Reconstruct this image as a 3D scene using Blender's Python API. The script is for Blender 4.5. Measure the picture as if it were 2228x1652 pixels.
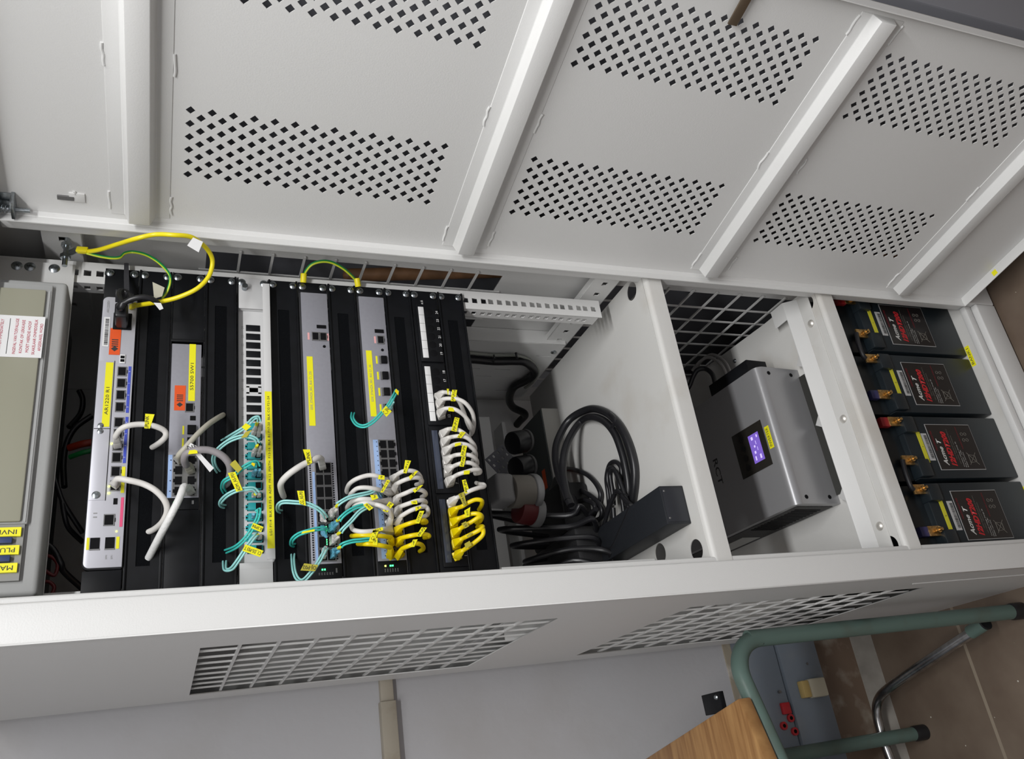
import bpy, bmesh, math, random
from mathutils import Vector, Matrix
random.seed(7)
for o in list(bpy.data.objects): bpy.data.objects.remove(o)
SC = bpy.context.scene; COL = SC.collection
PI = math.pi; U = .04445

# ------------------------------------------------------------------ camera
CW, CH, CF = 2228, 1652, 1815.596
CR = ((-0.14168943, -0.34944359, -0.9261821), (-0.89404413, 0.44684736, -0.03182025), (0.42498141, 0.82353908, -0.37573154))
CC = Vector((-0.48518392, -1.10932774, -0.09457306))
cd = bpy.data.cameras.new('camera'); cam = bpy.data.objects.new('camera', cd); COL.objects.link(cam)
cd.sensor_width = 36; cd.lens = CF / CW * 36; cd.clip_start = .02; cd.clip_end = 50
r0, r1, r2 = [Vector(r) for r in CR]
cam.matrix_world = Matrix(((r0[0], -r1[0], -r2[0], CC[0]), (r0[1], -r1[1], -r2[1], CC[1]), (r0[2], -r1[2], -r2[2], CC[2]), (0, 0, 0, 1)))
SC.camera = cam

def ray(u, v): return r0 * ((u - CW / 2) / CF) + r1 * ((v - CH / 2) / CF) + r2
def S3(u, v, ax, val):
    d = ray(u, v); return CC + d * ((val - CC[ax]) / d[ax])
def S(u, v, y): return S3(u, v, 1, y)

# ------------------------------------------------------------------ light
SC.view_settings.view_transform = 'Standard'; SC.view_settings.look = 'None'
SC.view_settings.exposure = 0.18; SC.view_settings.gamma = 1; SC.view_settings.use_curve_mapping = False
w = bpy.data.worlds.new('world'); SC.world = w; w.use_nodes = True
w.node_tree.nodes['Background'].inputs[0].default_value = (.8, .85, .9, 1)
w.node_tree.nodes['Background'].inputs[1].default_value = 0.09
def area(name, loc, target, sx, sy, power, col=(1, .98, .95)):
    l = bpy.data.lights.new(name, 'AREA'); l.shape = 'RECTANGLE'; l.size = sx; l.size_y = sy; l.energy = power; l.color = col
    o = bpy.data.objects.new(name, l); COL.objects.link(o); o.location = loc
    o.rotation_euler = (Vector(target) - Vector(loc)).to_track_quat('-Z', 'Y').to_euler(); return o
area('tube_and_fill_lamp', (-.20, -1.35, .80), (-.20, -1.35, 0), 1.3, .12, 38, (1, 1, 1))
area('tube_and_fill_lamp', (-1.2, -1.2, 1.04), (-1.2, -1.2, 0), .3, 1.2, 9)  # fill lamp added at the left; only the first stands for the tube

# ------------------------------------------------------------------ materials
MATS = {}
def mat(name, c, rough=.5, metal=0, emit=0, noise=0, nscale=30, bump=0, bscale=400, trans=0, alpha=1, dirt=None, dscale=6, damt=.5):
    if name in MATS: return MATS[name]
    m = bpy.data.materials.new(name); m.use_nodes = True; nt = m.node_tree; b = nt.nodes['Principled BSDF']
    b.inputs['Base Color'].default_value = (*c, 1); b.inputs['Roughness'].default_value = rough; b.inputs['Metallic'].default_value = metal
    if trans: b.inputs['Transmission Weight'].default_value = trans
    if emit: b.inputs['Emission Color'].default_value = (*c, 1); b.inputs['Emission Strength'].default_value = emit
    tc = nt.nodes.new('ShaderNodeTexCoord')
    if noise or dirt:
        n = nt.nodes.new('ShaderNodeTexNoise'); n.inputs['Scale'].default_value = dscale if dirt else nscale; n.inputs['Detail'].default_value = 6
        nt.links.new(tc.outputs['Object'], n.inputs['Vector'])
        r = nt.nodes.new('ShaderNodeValToRGB'); e = r.color_ramp.elements
        if dirt:
            e[0].position = .52; e[0].color = (*c, 1); e[1].position = .8; e[1].color = tuple(c[i] * (1 - damt) + dirt[i] * damt for i in range(3)) + (1,)
        else:
            e[0].position = .3; e[0].color = tuple(x * (1 - noise) for x in c) + (1,); e[1].position = .7; e[1].color = tuple(min(1, x * (1 + noise)) for x in c) + (1,)
        nt.links.new(n.outputs['Fac'], r.inputs['Fac']); nt.links.new(r.outputs['Color'], b.inputs['Base Color'])
    if bump:
        n2 = nt.nodes.new('ShaderNodeTexNoise'); n2.inputs['Scale'].default_value = bscale
        nt.links.new(tc.outputs['Object'], n2.inputs['Vector'])
        bu = nt.nodes.new('ShaderNodeBump'); bu.inputs['Strength'].default_value = bump; bu.inputs['Distance'].default_value = .001
        nt.links.new(n2.outputs['Fac'], bu.inputs['Height']); nt.links.new(bu.outputs['Normal'], b.inputs['Normal'])
    MATS[name] = m; return m
WHT = mat('white_powder_coat', (.66, .66, .65), .42, bump=.12, bscale=500)
SHELF = mat('dusty_white_powder_coat', (.60, .595, .575), .5, bump=.12, bscale=500, dirt=(.42, .37, .30), dscale=9, damt=.45)
BLK = mat('black_painted_steel', (.0045, .005, .0065), .5, noise=.3, nscale=60); BLK.node_tree.nodes['Principled BSDF'].inputs['Specular IOR Level'].default_value = .25
BRUSH = mat('black_brush_bristle', (.003, .0035, .0045), .95, bump=.8, bscale=900); BRUSH.node_tree.nodes['Principled BSDF'].inputs['Specular IOR Level'].default_value = .1
SILV = mat('silver_grey_faceplate', (.33, .33, .37), .42, metal=.25, noise=.03, nscale=200)
SILVW = mat('pale_silver_faceplate', (.55, .55, .6), .4, metal=.2)
ZINC = mat('zinc_plated_steel', (.36, .39, .41), .28, metal=1, noise=.2, nscale=300)
BRASS = mat('old_brass', (.62, .40, .16), .38, metal=1, noise=.4, nscale=200)
YEL = mat('yellow_label_tape', (.85, .80, .01), .45)
INK = mat('black_ink', (.03, .03, .03), .6)
RINK = mat('red_ink', (.5, .06, .1), .6)
REDT = mat('red_print', (.6, .02, .02), .5)
WTXT = mat('white_print', (.8, .8, .8), .5)
GTXT = mat('grey_print', (.3, .3, .3), .5)
ORG = mat('orange_label', (.75, .09, .01), .5)
PAPER = mat('white_label', (.75, .75, .75), .55)
BLUE = mat('blue_print', (.05, .08, .5), .5)
LBLUE = mat('light_blue_print', (.35, .5, .8), .5)
PINK = mat('pink_print', (.75, .08, .2), .5)
LPINK = mat('pale_pink_print', (.8, .4, .4), .5)
PORT = mat('port_black', (.004, .004, .005), .7); PORT.node_tree.nodes['Principled BSDF'].inputs['Specular IOR Level'].default_value = .15
STEEL = mat('port_shield_steel', (.3, .3, .3), .35, metal=.9)
CWHT = mat('white_cable_jacket', (.68, .66, .63), .5)
CGRY = mat('grey_cable_jacket', (.28, .26, .27), .5)
CBEI = mat('beige_cable_jacket', (.45, .43, .36), .5)
CYEL = mat('yellow_cable_jacket', (.8, .62, .0), .4)
CAQ = mat('aqua_fibre_jacket', (.05, .52, .46), .4)
CAQL = mat('pale_aqua_fibre_jacket', (.32, .68, .66), .4)
TEAL = mat('aqua_adapter', (.02, .36, .38), .4)
BBLU = mat('light_blue_boot', (.13, .42, .58), .4)
GRN = mat('green_jacket', (.01, .26, .06), .4)
CBLK = mat('black_rubber', (.012, .012, .014), .35)
CLEAR = mat('clear_cover', (.85, .82, .6), .2)
LEDG = mat('green_led', (.05, 1, .2), .4, emit=4)
LEDY = mat('yellow_led', (.9, 1, .1), .4, emit=4)
BATT = mat('battery_case', (.008, .013, .017), .42, noise=.15, nscale=20)
SEALG = mat('grey_steel', (.2, .2, .2), .4, metal=.6); CHAS = mat('dark_chassis_steel', (.03, .03, .033), .5)

# ------------------------------------------------------------------ mesh helpers
ROOT = {}
def tag(o, label=None, cat=None, group=None, kind=None):
    if label: o['label'] = label
    if cat: o['category'] = cat
    if group: o['group'] = group
    if kind: o['kind'] = kind
    return o
def thing(name, label, cat, loc=(0, 0, 0), group=None, kind=None):
    o = bpy.data.objects.new(name, None); COL.objects.link(o); o.location = loc; o.empty_display_size = .02
    ROOT[o.name] = Vector(loc); return tag(o, label, cat, group, kind)
def finish(me, name, m, parent, smooth=True, angle=35):
    o = bpy.data.objects.new(name, me); COL.objects.link(o)
    me.materials.clear(); me.materials.append(m)
    if parent is not None:
        L = ROOT[parent.name]; me.transform(Matrix.Translation(-L)); o.parent = parent; ROOT[o.name] = L
    else:
        n = len(me.vertices); c = Vector((0, 0, 0)); zmin = min(v.co.z for v in me.vertices)
        for v in me.vertices: c += v.co
        c /= n; c.z = zmin; me.transform(Matrix.Translation(-c)); o.location = c; ROOT[o.name] = c
    if smooth and len(me.polygons):
        me.shade_smooth()
        try: me.set_sharp_from_angle(angle=math.radians(angle))
        except Exception: pass
    return o
class MB:
    def __init__(s): s.v = []; s.f = []
    def add(s, vs, fs, M=None):
        b = len(s.v)
        for p in vs: s.v.append((M @ Vector(p)) if M else Vector(p))
        for f in fs: s.f.append([i + b for i in f])
        return s
    def box(s, x0, x1, y0, y1, z0, z1, M=None):
        if x0 > x1: x0, x1 = x1, x0
        if y0 > y1: y0, y1 = y1, y0
        if z0 > z1: z0, z1 = z1, z0
        return s.add([(x0, y0, z0), (x1, y0, z0), (x1, y1, z0), (x0, y1, z0), (x0, y0, z1), (x1, y0, z1), (x1, y1, z1), (x0, y1, z1)],
              [(0, 3, 2, 1), (4, 5, 6, 7), (0, 1, 5, 4), (1, 2, 6, 5), (2, 3, 7, 6), (3, 0, 4, 7)], M)
    def bar(s, a, b, wx, wz, up=(0, 0, 1), w2=None, h2=None):
        a = Vector(a); b = Vector(b); d = (b - a).normalized(); up = Vector(up)
        x = d.cross(up)
        if x.length < 1e-4: x = d.cross(Vector((1, 0, 0)))
        x.normalize(); z = x.cross(d).normalized(); w2 = wx if w2 is None else w2; h2 = wz if h2 is None else h2
        vs = [a + x * i * wx / 2 + z * j * wz / 2 for i, j in ((-1, -1), (1, -1), (1, 1), (-1, 1))] + [b + x * i * w2 / 2 + z * j * h2 / 2 for i, j in ((-1, -1), (1, -1), (1, 1), (-1, 1))]
        return s.add(vs, [(0, 3, 2, 1), (4, 5, 6, 7), (0, 1, 5, 4), (1, 2, 6, 5), (2, 3, 7, 6), (3, 0, 4, 7)])
    def cyl(s, a, b, ra, rb=None, n=16):
        a = Vector(a); b = Vector(b); rb = ra if rb is None else rb; d = (b - a).normalized()
        x = d.orthogonal().normalized(); y = d.cross(x)
        vs = [a + (x * math.cos(2 * PI * i / n) + y * math.sin(2 * PI * i / n)) * ra for i in range(n)] + [b + (x * math.cos(2 * PI * i / n) + y * math.sin(2 * PI * i / n)) * rb for i in range(n)]
        fs = [(i, (i + 1) % n, n + (i + 1) % n, n + i) for i in range(n)] + [tuple(range(n - 1, -1, -1)), tuple(range(n, 2 * n))]
        return s.add(vs, fs)
    def lathe(s, a, d, prof, n=20):
        a = Vector(a); d = Vector(d).normalized(); x = d.orthogonal().normalized(); y = d.cross(x); vs = []; fs = []
        for (h, r) in prof:
            for i in range(n): vs.append(a + d * h + (x * math.cos(2 * PI * i / n) + y * math.sin(2 * PI * i / n)) * r)
        for k in range(len(prof) - 1):
            for i in range(n): fs.append((k * n + i, k * n + (i + 1) % n, (k + 1) * n + (i + 1) % n, (k + 1) * n + i))
        fs.append(tuple(range(n - 1, -1, -1))); k = (len(prof) - 1) * n; fs.append(tuple(range(k, k + n)))
        return s.add(vs, fs)
    def tube(s, pts, r, n=10, closed=False, smooth=6, r2=None):
        P = spline(pts, smooth, closed) if smooth > 1 else [Vector(p) for p in pts]
        m = len(P); T = []
        for i in range(m):
            if closed: t = P[(i + 1) % m] - P[i - 1]
            else: t = P[min(i + 1, m - 1)] - P[max(i - 1, 0)]
            T.append(t.normalized() if t.length > 1e-9 else Vector((0, 0, 1)))
        x = T[0].orthogonal().normalized(); vs = []; fs = []
        for i in range(m):
            x = (x - T[i] * x.dot(T[i])).normalized(); y = T[i].cross(x)
            rr = r if r2 is None else r + (r2 - r) * i / (m - 1)
            for k in range(n): a = 2 * PI * k / n; vs.append(P[i] + (x * math.cos(a) + y * math.sin(a)) * rr)
        for i in range(m - (0 if closed else 1)):
            j = (i + 1) % m
            for k in range(n): fs.append((i * n + k, i * n + (k + 1) % n, j * n + (k + 1) % n, j * n + k))
        if not closed: fs.append(tuple(range(n - 1, -1, -1))); fs.append(tuple(range((m - 1) * n, m * n)))
        return s.add(vs, fs)
    def prism(s, pts, ext):
        pts = [Vector(p) for p in pts]; e = Vector(ext); n = len(pts)
        return s.add(pts + [p + e for p in pts], [tuple(range(n - 1, -1, -1)), tuple(range(n, 2 * n))] + [(i, (i + 1) % n, n + (i + 1) % n, n + i) for i in range(n)])
    def ball(s, c, r, n=12, sc=(1, 1, 1)):
        c = Vector(c); vs = []; fs = []; h = n // 2
        for i in range(1, h):
            for k in range(n):
                a = PI * i / h; b = 2 * PI * k / n
                vs.append(c + Vector((math.sin(a) * math.cos(b) * sc[0], math.sin(a) * math.sin(b) * sc[1], math.cos(a) * sc[2])) * r)
        vs.append(c + Vector((0, 0, r * sc[2]))); vs.append(c - Vector((0, 0, r * sc[2]))); t = len(vs) - 2
        for i in range(h - 2):
            for k in range(n): fs.append((i * n + k, i * n + (k + 1) % n, (i + 1) * n + (k + 1) % n, (i + 1) * n + k))
        for k in range(n): fs.append((t, (k + 1) % n, k)); fs.append((t + 1, (h - 2) * n + k, (h - 2) * n + (k + 1) % n))
        return s.add(vs, fs)
    def build(s, name, m, parent=None, bevel=0, M=None, smooth=True, angle=35, seg=2, width=None):
        me = bpy.data.meshes.new(name); me.from_pydata([tuple(M @ v) if M else tuple(v) for v in s.v], [], s.f); me.validate()
        bm = bmesh.new(); bm.from_mesh(me); bmesh.ops.recalc_face_normals(bm, faces=bm.faces)
        if bevel:
            es = [e for e in bm.edges if len(e.link_faces) == 2 and e.calc_face_angle(0) > .5]
            bmesh.ops.bevel(bm, geom=es, offset=bevel, segments=seg, affect='EDGES', profile=.5, clamp_overlap=True)
        bm.to_mesh(me); bm.free()
        return finish(me, name, m, parent, smooth, angle)
def spline(pts, k=6, closed=False):
    P = [Vector(p) for p in pts]; n = len(P)
    if n < 3: return P
    out = []
    for i in range(n if closed else n - 1):
        if closed: a, b, c, d = P[i - 1], P[i], P[(i + 1) % n], P[(i + 2) % n]
        else: a, b, c, d = P[max(i - 1, 0)], P[i], P[i + 1], P[min(i + 2, n - 1)]
        for j in range(k):
            t = j / k; out.append(.5 * ((2 * b) + (c - a) * t + (2 * a - 5 * b + 4 * c - d) * t * t + (3 * b - a - 3 * c + d) * t ** 3))
    if not closed: out.append(P[-1])
    return out
def plate_mesh(outer, holes, th, M):
    cu = bpy.data.curves.new('plate', 'CURVE'); cu.dimensions = '2D'; cu.fill_mode = 'BOTH'; cu.extrude = th / 2
    for loop in [outer] + holes:
        sp = cu.splines.new('POLY'); sp.points.add(len(loop) - 1)
        for i, p in enumerate(loop): sp.points[i].co = (p[0], p[1], 0, 1)
        sp.use_cyclic_u = True
    ob = bpy.data.objects.new('tmp', cu); me = bpy.data.meshes.new_from_object(ob)
    bpy.data.objects.remove(ob); bpy.data.curves.remove(cu); me.transform(M); return me
def plate(name, outer, holes, th, M, m, parent):
    return finish(plate_mesh(outer, holes, th, M), name, m, parent, smooth=False)
def rect(a, b, c, d): return [(a, c), (b, c), (b, d), (a, d)]
def circ(x, y, r, n=28): return [(x + r * math.cos(2 * PI * i / n), y + r * math.sin(2 * PI * i / n)) for i in range(n)]
def frame(o, x, y):
    x = Vector(x).normalized(); y = Vector(y); y = (y - x * y.dot(x)).normalized(); z = x.cross(y); o = Vector(o)
    return Matrix(((x[0], y[0], z[0], o[0]), (x[1], y[1], z[1], o[1]), (x[2], y[2], z[2], o[2]), (0, 0, 0, 1)))
XZ = lambda y: frame((0, y, 0), (1, 0, 0), (0, 0, 1))        # local x->X, y->Z, normal -Y
FC = {}
def text(s, size, o, x, y, m, parent, name='lettering', fit=None, al='CENTER', th=.00025, shear=0, bold=0, normal_off=.0003):
    cu = bpy.data.curves.new('txt', 'FONT'); cu.body = s; cu.size = 1; cu.align_x = al; cu.align_y = 'CENTER'; cu.extrude = 0; cu.shear = shear; cu.offset = bold; cu.resolution_u = 2
    ob = bpy.data.objects.new('tmp', cu); me = bpy.data.meshes.new_from_object(ob); bpy.data.objects.remove(ob); bpy.data.curves.remove(cu)
    if not len(me.vertices): return None
    xs = [v.co.x for v in me.vertices]; ww = max(xs) - min(xs); sx = size
    if fit: sx = fit / ww
    M = frame(o, x, y); M = M @ Matrix.Translation((0, 0, normal_off)) @ Matrix.Diagonal((sx, size, 1, 1)); me.transform(M)
    return finish(me, name, m, parent, smooth=False)
def ftext(s, size, x, z, m, parent, y=0, **k):   # upright text on a face looking to -Y
    return text(s, size, (x, y, z), (1, 0, 0), (0, 0, 1), m, parent, **k)
def fb(name, m, parent, x0, x1, z0, z1, y0=-.001, y1=0, bevel=0):  # a box on a front face
    return MB().box(x0, x1, y0, y1, z0, z1).build(name, m, parent, bevel=bevel)
def barcode(parent, x0, x1, z0, z1, y, name='barcode'):
    mb = MB(); x = x0; rnd = random.Random(3)
    while x < x1:
        w_ = rnd.choice((.0003, .0006, .001)); mb.box(x, min(x + w_, x1), y - .0003, y, z0, z1); x += w_ + rnd.choice((.0004, .0008))
    return mb.build(name, INK, parent, smooth=False)

# ------------------------------------------------------------------ room
def tilemat():
    m = bpy.data.materials.new('brown_floor_tile'); m.use_nodes = True; nt = m.node_tree; b = nt.nodes['Principled BSDF']; b.inputs['Roughness'].default_value = .45
    tc = nt.nodes.new('ShaderNodeTexCoord'); mp = nt.nodes.new('ShaderNodeMapping'); mp.inputs['Location'].default_value = (.13, -.276, 0)
    br = nt.nodes.new('ShaderNodeTexBrick'); br.offset = 0; br.inputs['Scale'].default_value = 1; br.inputs['Mortar Size'].default_value = .004
    br.inputs['Brick Width'].default_value = .61; br.inputs['Row Height'].default_value = .61; br.inputs['Mortar'].default_value = (.30, .25, .19, 1)
    n = nt.nodes.new('ShaderNodeTexNoise'); n.inputs['Scale'].default_value = 7; n.inputs['Detail'].default_value = 8
    r = nt.nodes.new('ShaderNodeValToRGB'); r.color_ramp.elements[0].position = .3; r.color_ramp.elements[0].color = (.12, .085, .062, 1); r.color_ramp.elements[1].position = .75; r.color_ramp.elements[1].color = (.21, .165, .125, 1)
    v = nt.nodes.new('ShaderNodeTexVoronoi'); v.inputs['Scale'].default_value = 27; v.inputs['Randomness'].default_value = 1
    lt = nt.nodes.new('ShaderNodeMath'); lt.operation = 'LESS_THAN'; lt.inputs[1].default_value = .05
    mx = nt.nodes.new('ShaderNodeMix'); mx.data_type = 'RGBA'; mx.inputs[7].default_value = (.6, .57, .5, 1)
    L = nt.links.new
    L(tc.outputs['Object'], mp.inputs['Vector']); L(mp.outputs['Vector'], br.inputs['Vector']); L(tc.outputs['Object'], n.inputs['Vector']); L(tc.outputs['Object'], v.inputs['Vector'])
    L(n.outputs['Fac'], r.inputs['Fac']); L(v.outputs['Distance'], lt.inputs[0]); L(lt.outputs[0], mx.inputs[0]); L(r.outputs['Color'], mx.inputs[6])
    L(mx.outputs[2], br.inputs['Color1']); L(mx.outputs[2], br.inputs['Color2']); L(br.outputs['Color'], b.inputs['Base Color']); return m
FZ = -1.68; WY = .56
def struct(name, mb, m, **k):
    o = mb.build(name, m, None, **k); o['kind'] = 'structure'; return o
fl = bpy.data.meshes.new('floor'); fl.from_pydata([(-2, -2.6, FZ), (1.9, -2.6, FZ), (1.9, WY, FZ), (-2, WY, FZ)], [], [(0, 1, 2, 3)])
fo = bpy.data.objects.new('floor', fl); COL.objects.link(fo); fl.materials.append(tilemat()); fo['kind'] = 'structure'
WALLM = mat('grey_painted_plaster', (.52, .52, .54), .6, bump=.5, bscale=60, dirt=(.42, .40, .38), dscale=4, damt=.5)
struct('wall_back', MB().box(-2, 1.9, WY, WY + .1, FZ, 1.1), WALLM)
struct('wall_right', MB().box(1.9, 2, -2.6, WY, FZ, 1.1), WALLM)
struct('wall_left', MB().box(-2.1, -2, -2.6, WY, FZ, 1.1), WALLM)
struct('wall_front', MB().box(-2, 1.9, -2.7, -2.6, FZ, 1.1), WALLM)
struct('ceiling', MB().box(-2.1, 2, -2.7, WY + .1, 1.1, 1.2), mat('ceiling_paint', (.7, .7, .68), .8))
SKIRT = mat('brown_wall_dado', (.2, .14, .10), .5, dirt=(.5, .46, .38), dscale=22, damt=.7)
struct('baseboard_back', MB().box(-2, 1.9, WY - .006, WY, -1.635, -1.50), SKIRT)
struct('trim_1', MB().prism([(-2, WY, -1.635), (-2, WY, FZ), (-2, WY - .03, FZ), (-2, WY - .006, -1.635)], (3.9, 0, 0)), mat('grey_cement_fillet', (.28, .26, .23), .8, noise=.2, nscale=20))
struct('trim_2', MB().box(-2, 1.9, WY - .004, WY, -1.32, -1.27), mat('flaking_cream_plaster', (.38, .33, .25), .7, dirt=(.75, .72, .66), dscale=25, damt=.9))
LEDGE = mat('chipped_cream_wood', (.42, .38, .31), .55, dirt=(.2, .14, .09), dscale=25, damt=.5)
struct('trim_3', MB().box(-2, -.325, WY - .022, WY, -.504, -.474), LEDGE, bevel=.002)
struct('trim_4', MB().box(-.3255, .2, WY - .016, WY, -.502, -.477), LEDGE, bevel=.002)
# ------------------------------------------------------------------ trunking with red socket
TRK = mat('blue_grey_trunking', (.20, .235, .28), .45, dirt=(.3, .3, .28), dscale=12, damt=.4)
t = thing('cable_trunking', 'blue grey metal wall trunking with a red socket, behind the green stool legs', 'trunking', (-.4, .53, -1.485))
MB().box(-1.6, .1, .512, WY, -1.375, -1.29).build('upper_channel', TRK, t, bevel=.002)
MB().box(-1.6, .1, .506, WY, -1.485, -1.379).build('lower_channel', TRK, t, bevel=.002)
sk = thing('red_socket_outlet', 'red rocker switch and three red socket holes on the blue grey trunking', 'socket', (-.45, .51, -1.36))
RED = mat('red_plastic', (.5, .02, .03), .35)
q = S(1708, 1542, .510)
MB().box(q.x - .012, q.x + .012, .503, .512, q.z - .011, q.z + .011).build('rocker_switch', RED, sk, bevel=.002)
for (u, v) in ((1720, 1563), (1705, 1580), (1729, 1592)):
    p = S(u, v, .51); MB().cyl((p.x, .5125, p.z), (p.x, .507, p.z), .0085, n=20).build('pin_hole', RED, sk)
    MB().cyl((p.x, .508, p.z), (p.x, .5065, p.z), .004, n=14).build('pin_slot', PORT, sk)
for (u, v) in ((1755, 1445), (1696, 1506), (1730, 1632)):
    p = S(u, v, .508); MB().cyl((p.x, .511, p.z), (p.x, .505, p.z), .003, n=12).build('screw', SEALG, t)
pb = thing('plastic_clip_box', 'small cream and yellowed plastic box clipped on the trunking edge', 'box', S(1775, 1505, .5))
a = S(1747, 1500, .49); b_ = S(1801, 1506, .49)
MB().box(-.425, -.385, .486, .506, b_.z, a.z - .02).build('body', mat('cream_plastic', (.62, .58, .45), .4), pb, bevel=.004)
MB().box(-.423, -.387, .488, .506, a.z - .02, a.z).build('yellowed_end', mat('yellowed_plastic', (.55, .4, .15), .4), pb, bevel=.003)

# ------------------------------------------------------------------ cabinet
CX = .2923; CYF = -.10; CYB = .50; CT = .17
cab = thing('network_cabinet', 'tall white steel network cabinet with its perforated door swung open', 'cabinet', (0, .2, FZ))
def YZ(x, flip=False): return frame((x, 0, 0), (0, -1 if flip else 1, 0), (0, 0, 1))
V1 = (.005, .43, -.616, -.135); V2 = (.005, .43, -1.325, -.84)
def sidepanel(x, s):
    holes = [rect(V1[0], V1[1], V1[2], V1[3]), rect(V2[0], V2[1], V2[2], V2[3])]
    p = plate('side_panel', rect(CYF, CYB, FZ + .01, CT), holes, .0016, frame((x - s * .0008, 0, 0), (0, 1, 0), (0, 0, 1)), WHT, cab)
    for V in (V1, V2):
        g = MB(); y0, y1, z0, z1 = V; xi = x - s * .004
        nz_ = 10 if V is V1 else 9
        for i in range(1, 9): y = y0 + (y1 - y0) * i / 9; g.box(xi - .0012, xi + .0012, y - .0018, y + .0018, z0 - .01, z1 + .01)
        for i in range(1, nz_): z = z0 + (z1 - z0) * i / nz_; g.box(xi - .0016, xi + .0016, y0 - .01, y1 + .01, z - .0018, z + .0018)
        g.build('vent_grille', WHT, p, smooth=False)
    MB().box(x - s * .018, x, CYB - .001, CYB, FZ + .01, CT).build('rear_fold', WHT, p)
    return p
spl = sidepanel(-CX, -1); spr = sidepanel(CX, 1)
MB().box(-CX - .0012, -CX, -.043, -.041, FZ + .01, -1.25).build('seam', WHT, spl)
# front frame: left & right posts, top and bottom rails
for s in (-1, 1):
    o = MB().box(s * .248, s * CX, CYF, CYF + .016, FZ + .01, CT).build('front_post', WHT, cab, bevel=.003, seg=3)
    MB().box(s * (.2395 if s < 0 else .2475), s * (.252 if s < 0 else .258), CYF + .009, CYF + .03, FZ + .06, CT - .05).build('door_stop', WHT, o, bevel=.003, seg=3)
MB().box(-.248, .248, CYF, CYF + .016, FZ + .01, FZ + .065).build('bottom_rail', WHT, cab, bevel=.003, seg=3)
MB().box(-.248, .248, CYF, CYF + .016, CT - .045, CT).build('top_rail', WHT, cab, bevel=.003)
MB().box(-CX, CX, CYF + .02, CYB, FZ, FZ + .012).build('plinth', WHT, cab)
MB().box(-.29, .29, CYF + .016, CYB - .004, -1.604, -1.600).build('base_tray', SHELF, cab)
MB().box(-.248, .248, CYF + .01, CYF + .026, -1.612, -1.594).build('tray_lip', WHT, cab, bevel=.004)
MB().box(-CX, CX, CYF, CYB, CT, CT + .002).build('roof', WHT, cab)
MB().box(-.29, .29, CYB - .004, CYB - .002, FZ + .02, CT).build('back_panel', WHT, cab)
# shelves
def shelf(z, back, holes):
    out = rect(-.268, .268, -.084, back)
    p = plate('shelf', out, [circ(x, y, .0165) for x, y in holes], .0016, frame((0, 0, z), (1, 0, 0), (0, 1, 0)), SHELF, cab)
    # rolled front lip
    pts = []
    for i in range(7): a = PI / 2 * i / 6; pts.append((0, -.084 - .008 * math.sin(a), z - .008 + .008 * math.cos(a)))
    lip = pts + [(0, -.092, z - .032), (0, -.0905, z - .032), (0, -.0905, z - .008), (0, -.084, z - .0016)]
    MB().prism([(-.268, y, zz) for _, y, zz in lip], (.536, 0, 0)).build('shelf_lip', SHELF, p, angle=50)
    return p
shelf(-.834, .43, [(.245, -.047), (-.22, -.055), (-.197, .045)])
shelf(-1.21, .43, [(.240, -.060), (-.232, -.062)])
# 19 inch rails
def holes_u(z0, z1, x):
    h = []; z = 0.0889
    while z > z1:
        for dz in (.00635, .02223, .0381):
            zz = z - dz
            if z1 + .008 < zz < z0 - .008: h.append((x, zz))
        z -= U
    return h
for s in (-1, 1):
    hs = [rect(x - .0047, x + .0047, z - .0047, z + .0047) for x, z in holes_u(CT, -.792, s * .2325)]
    r = plate('mounting_rail', rect(min(s * .216, s * .250), max(s * .216, s * .250), -.792, .15), hs, .002, XZ(.0005), WHT, cab)
    hs = [rect(.008, .017, z - .004, z + .004) for x, z in holes_u(CT, -.782, 0)]
    plate('rail_flange', rect(0.0, .025, -.785, .15), hs, .002, frame((s * .217, 0, 0), (0, 1, 0), (0, 0, 1)), WHT, r)
    MB().box(s * .249, s * .251, 0, .02, -.792, .15).build('rail_fold', WHT, r)
# depth bars with square holes on the side walls
for s in (-1, 1):
    for zc in (-.795, .055):
        ys = [-.06 + .034 * i for i in range(8)] if zc < -.5 else [-.058, -.024, .09, .15]
        plate('depth_bar', rect(-.085, .20, zc - .024, zc + .024), [rect(y - .005, y + .005, zc - .006, zc + .004) for y in ys], .002, frame((s * .271, 0, 0), (0, 1, 0), (0, 0, 1)), WHT, cab)
        MB().box(s * .271, s * .281, -.085, .20, zc + .023, zc + .025).box(s * .271, s * .291, -.085, .20, zc - .025, zc - .023).build('bar_fold', WHT, cab)
    # rear inner liner with slots
    slots = []
    for i, y in enumerate((.23, .262, .294, .326, .358, .39)):
        for k in range(12):
            z = -.80 + k * .066 + (i % 2) * .03
            if z + .034 < -.62: slots.append(rect(y - .0012, y + .0012, z, z + .034))
    lp = plate('rear_liner', rect(.182, .42, -.81, -.60), slots, .0016, frame((s * .262, 0, 0), (0, 1, 0), (0, 0, 1)), WHT, cab)
    MB().box(s * .262, s * .29, .180, .183, -.81, -.60).build('liner_fold', WHT, lp)
    pz = (s * .261, .21, -.796); MB().lathe(pz, (-s, 0, 0), [(0, .0055), (.002, .0055), (.0035, .003)], 16).build('screw', ZINC, lp)
# earth stud on top depth bar
est = MB(); p0 = Vector((.2705, -.035, .058))
p1 = S3(143, 518, 0, .262); p2 = S3(143, 552, 0, .245)
est.cyl((.27, p2.y, p2.z), (.225, p2.y, p2.z), .0035, n=12); est.cyl((.262, p2.y, p2.z), (.256, p2.y, p2.z), .0068, n=6); est.cyl((.243, p2.y, p2.z), (.237, p2.y, p2.z), .0068, n=6)
est.build('earth_stud', ZINC, cab)
STUD = Vector((.243, p2.y, p2.z))

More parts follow.
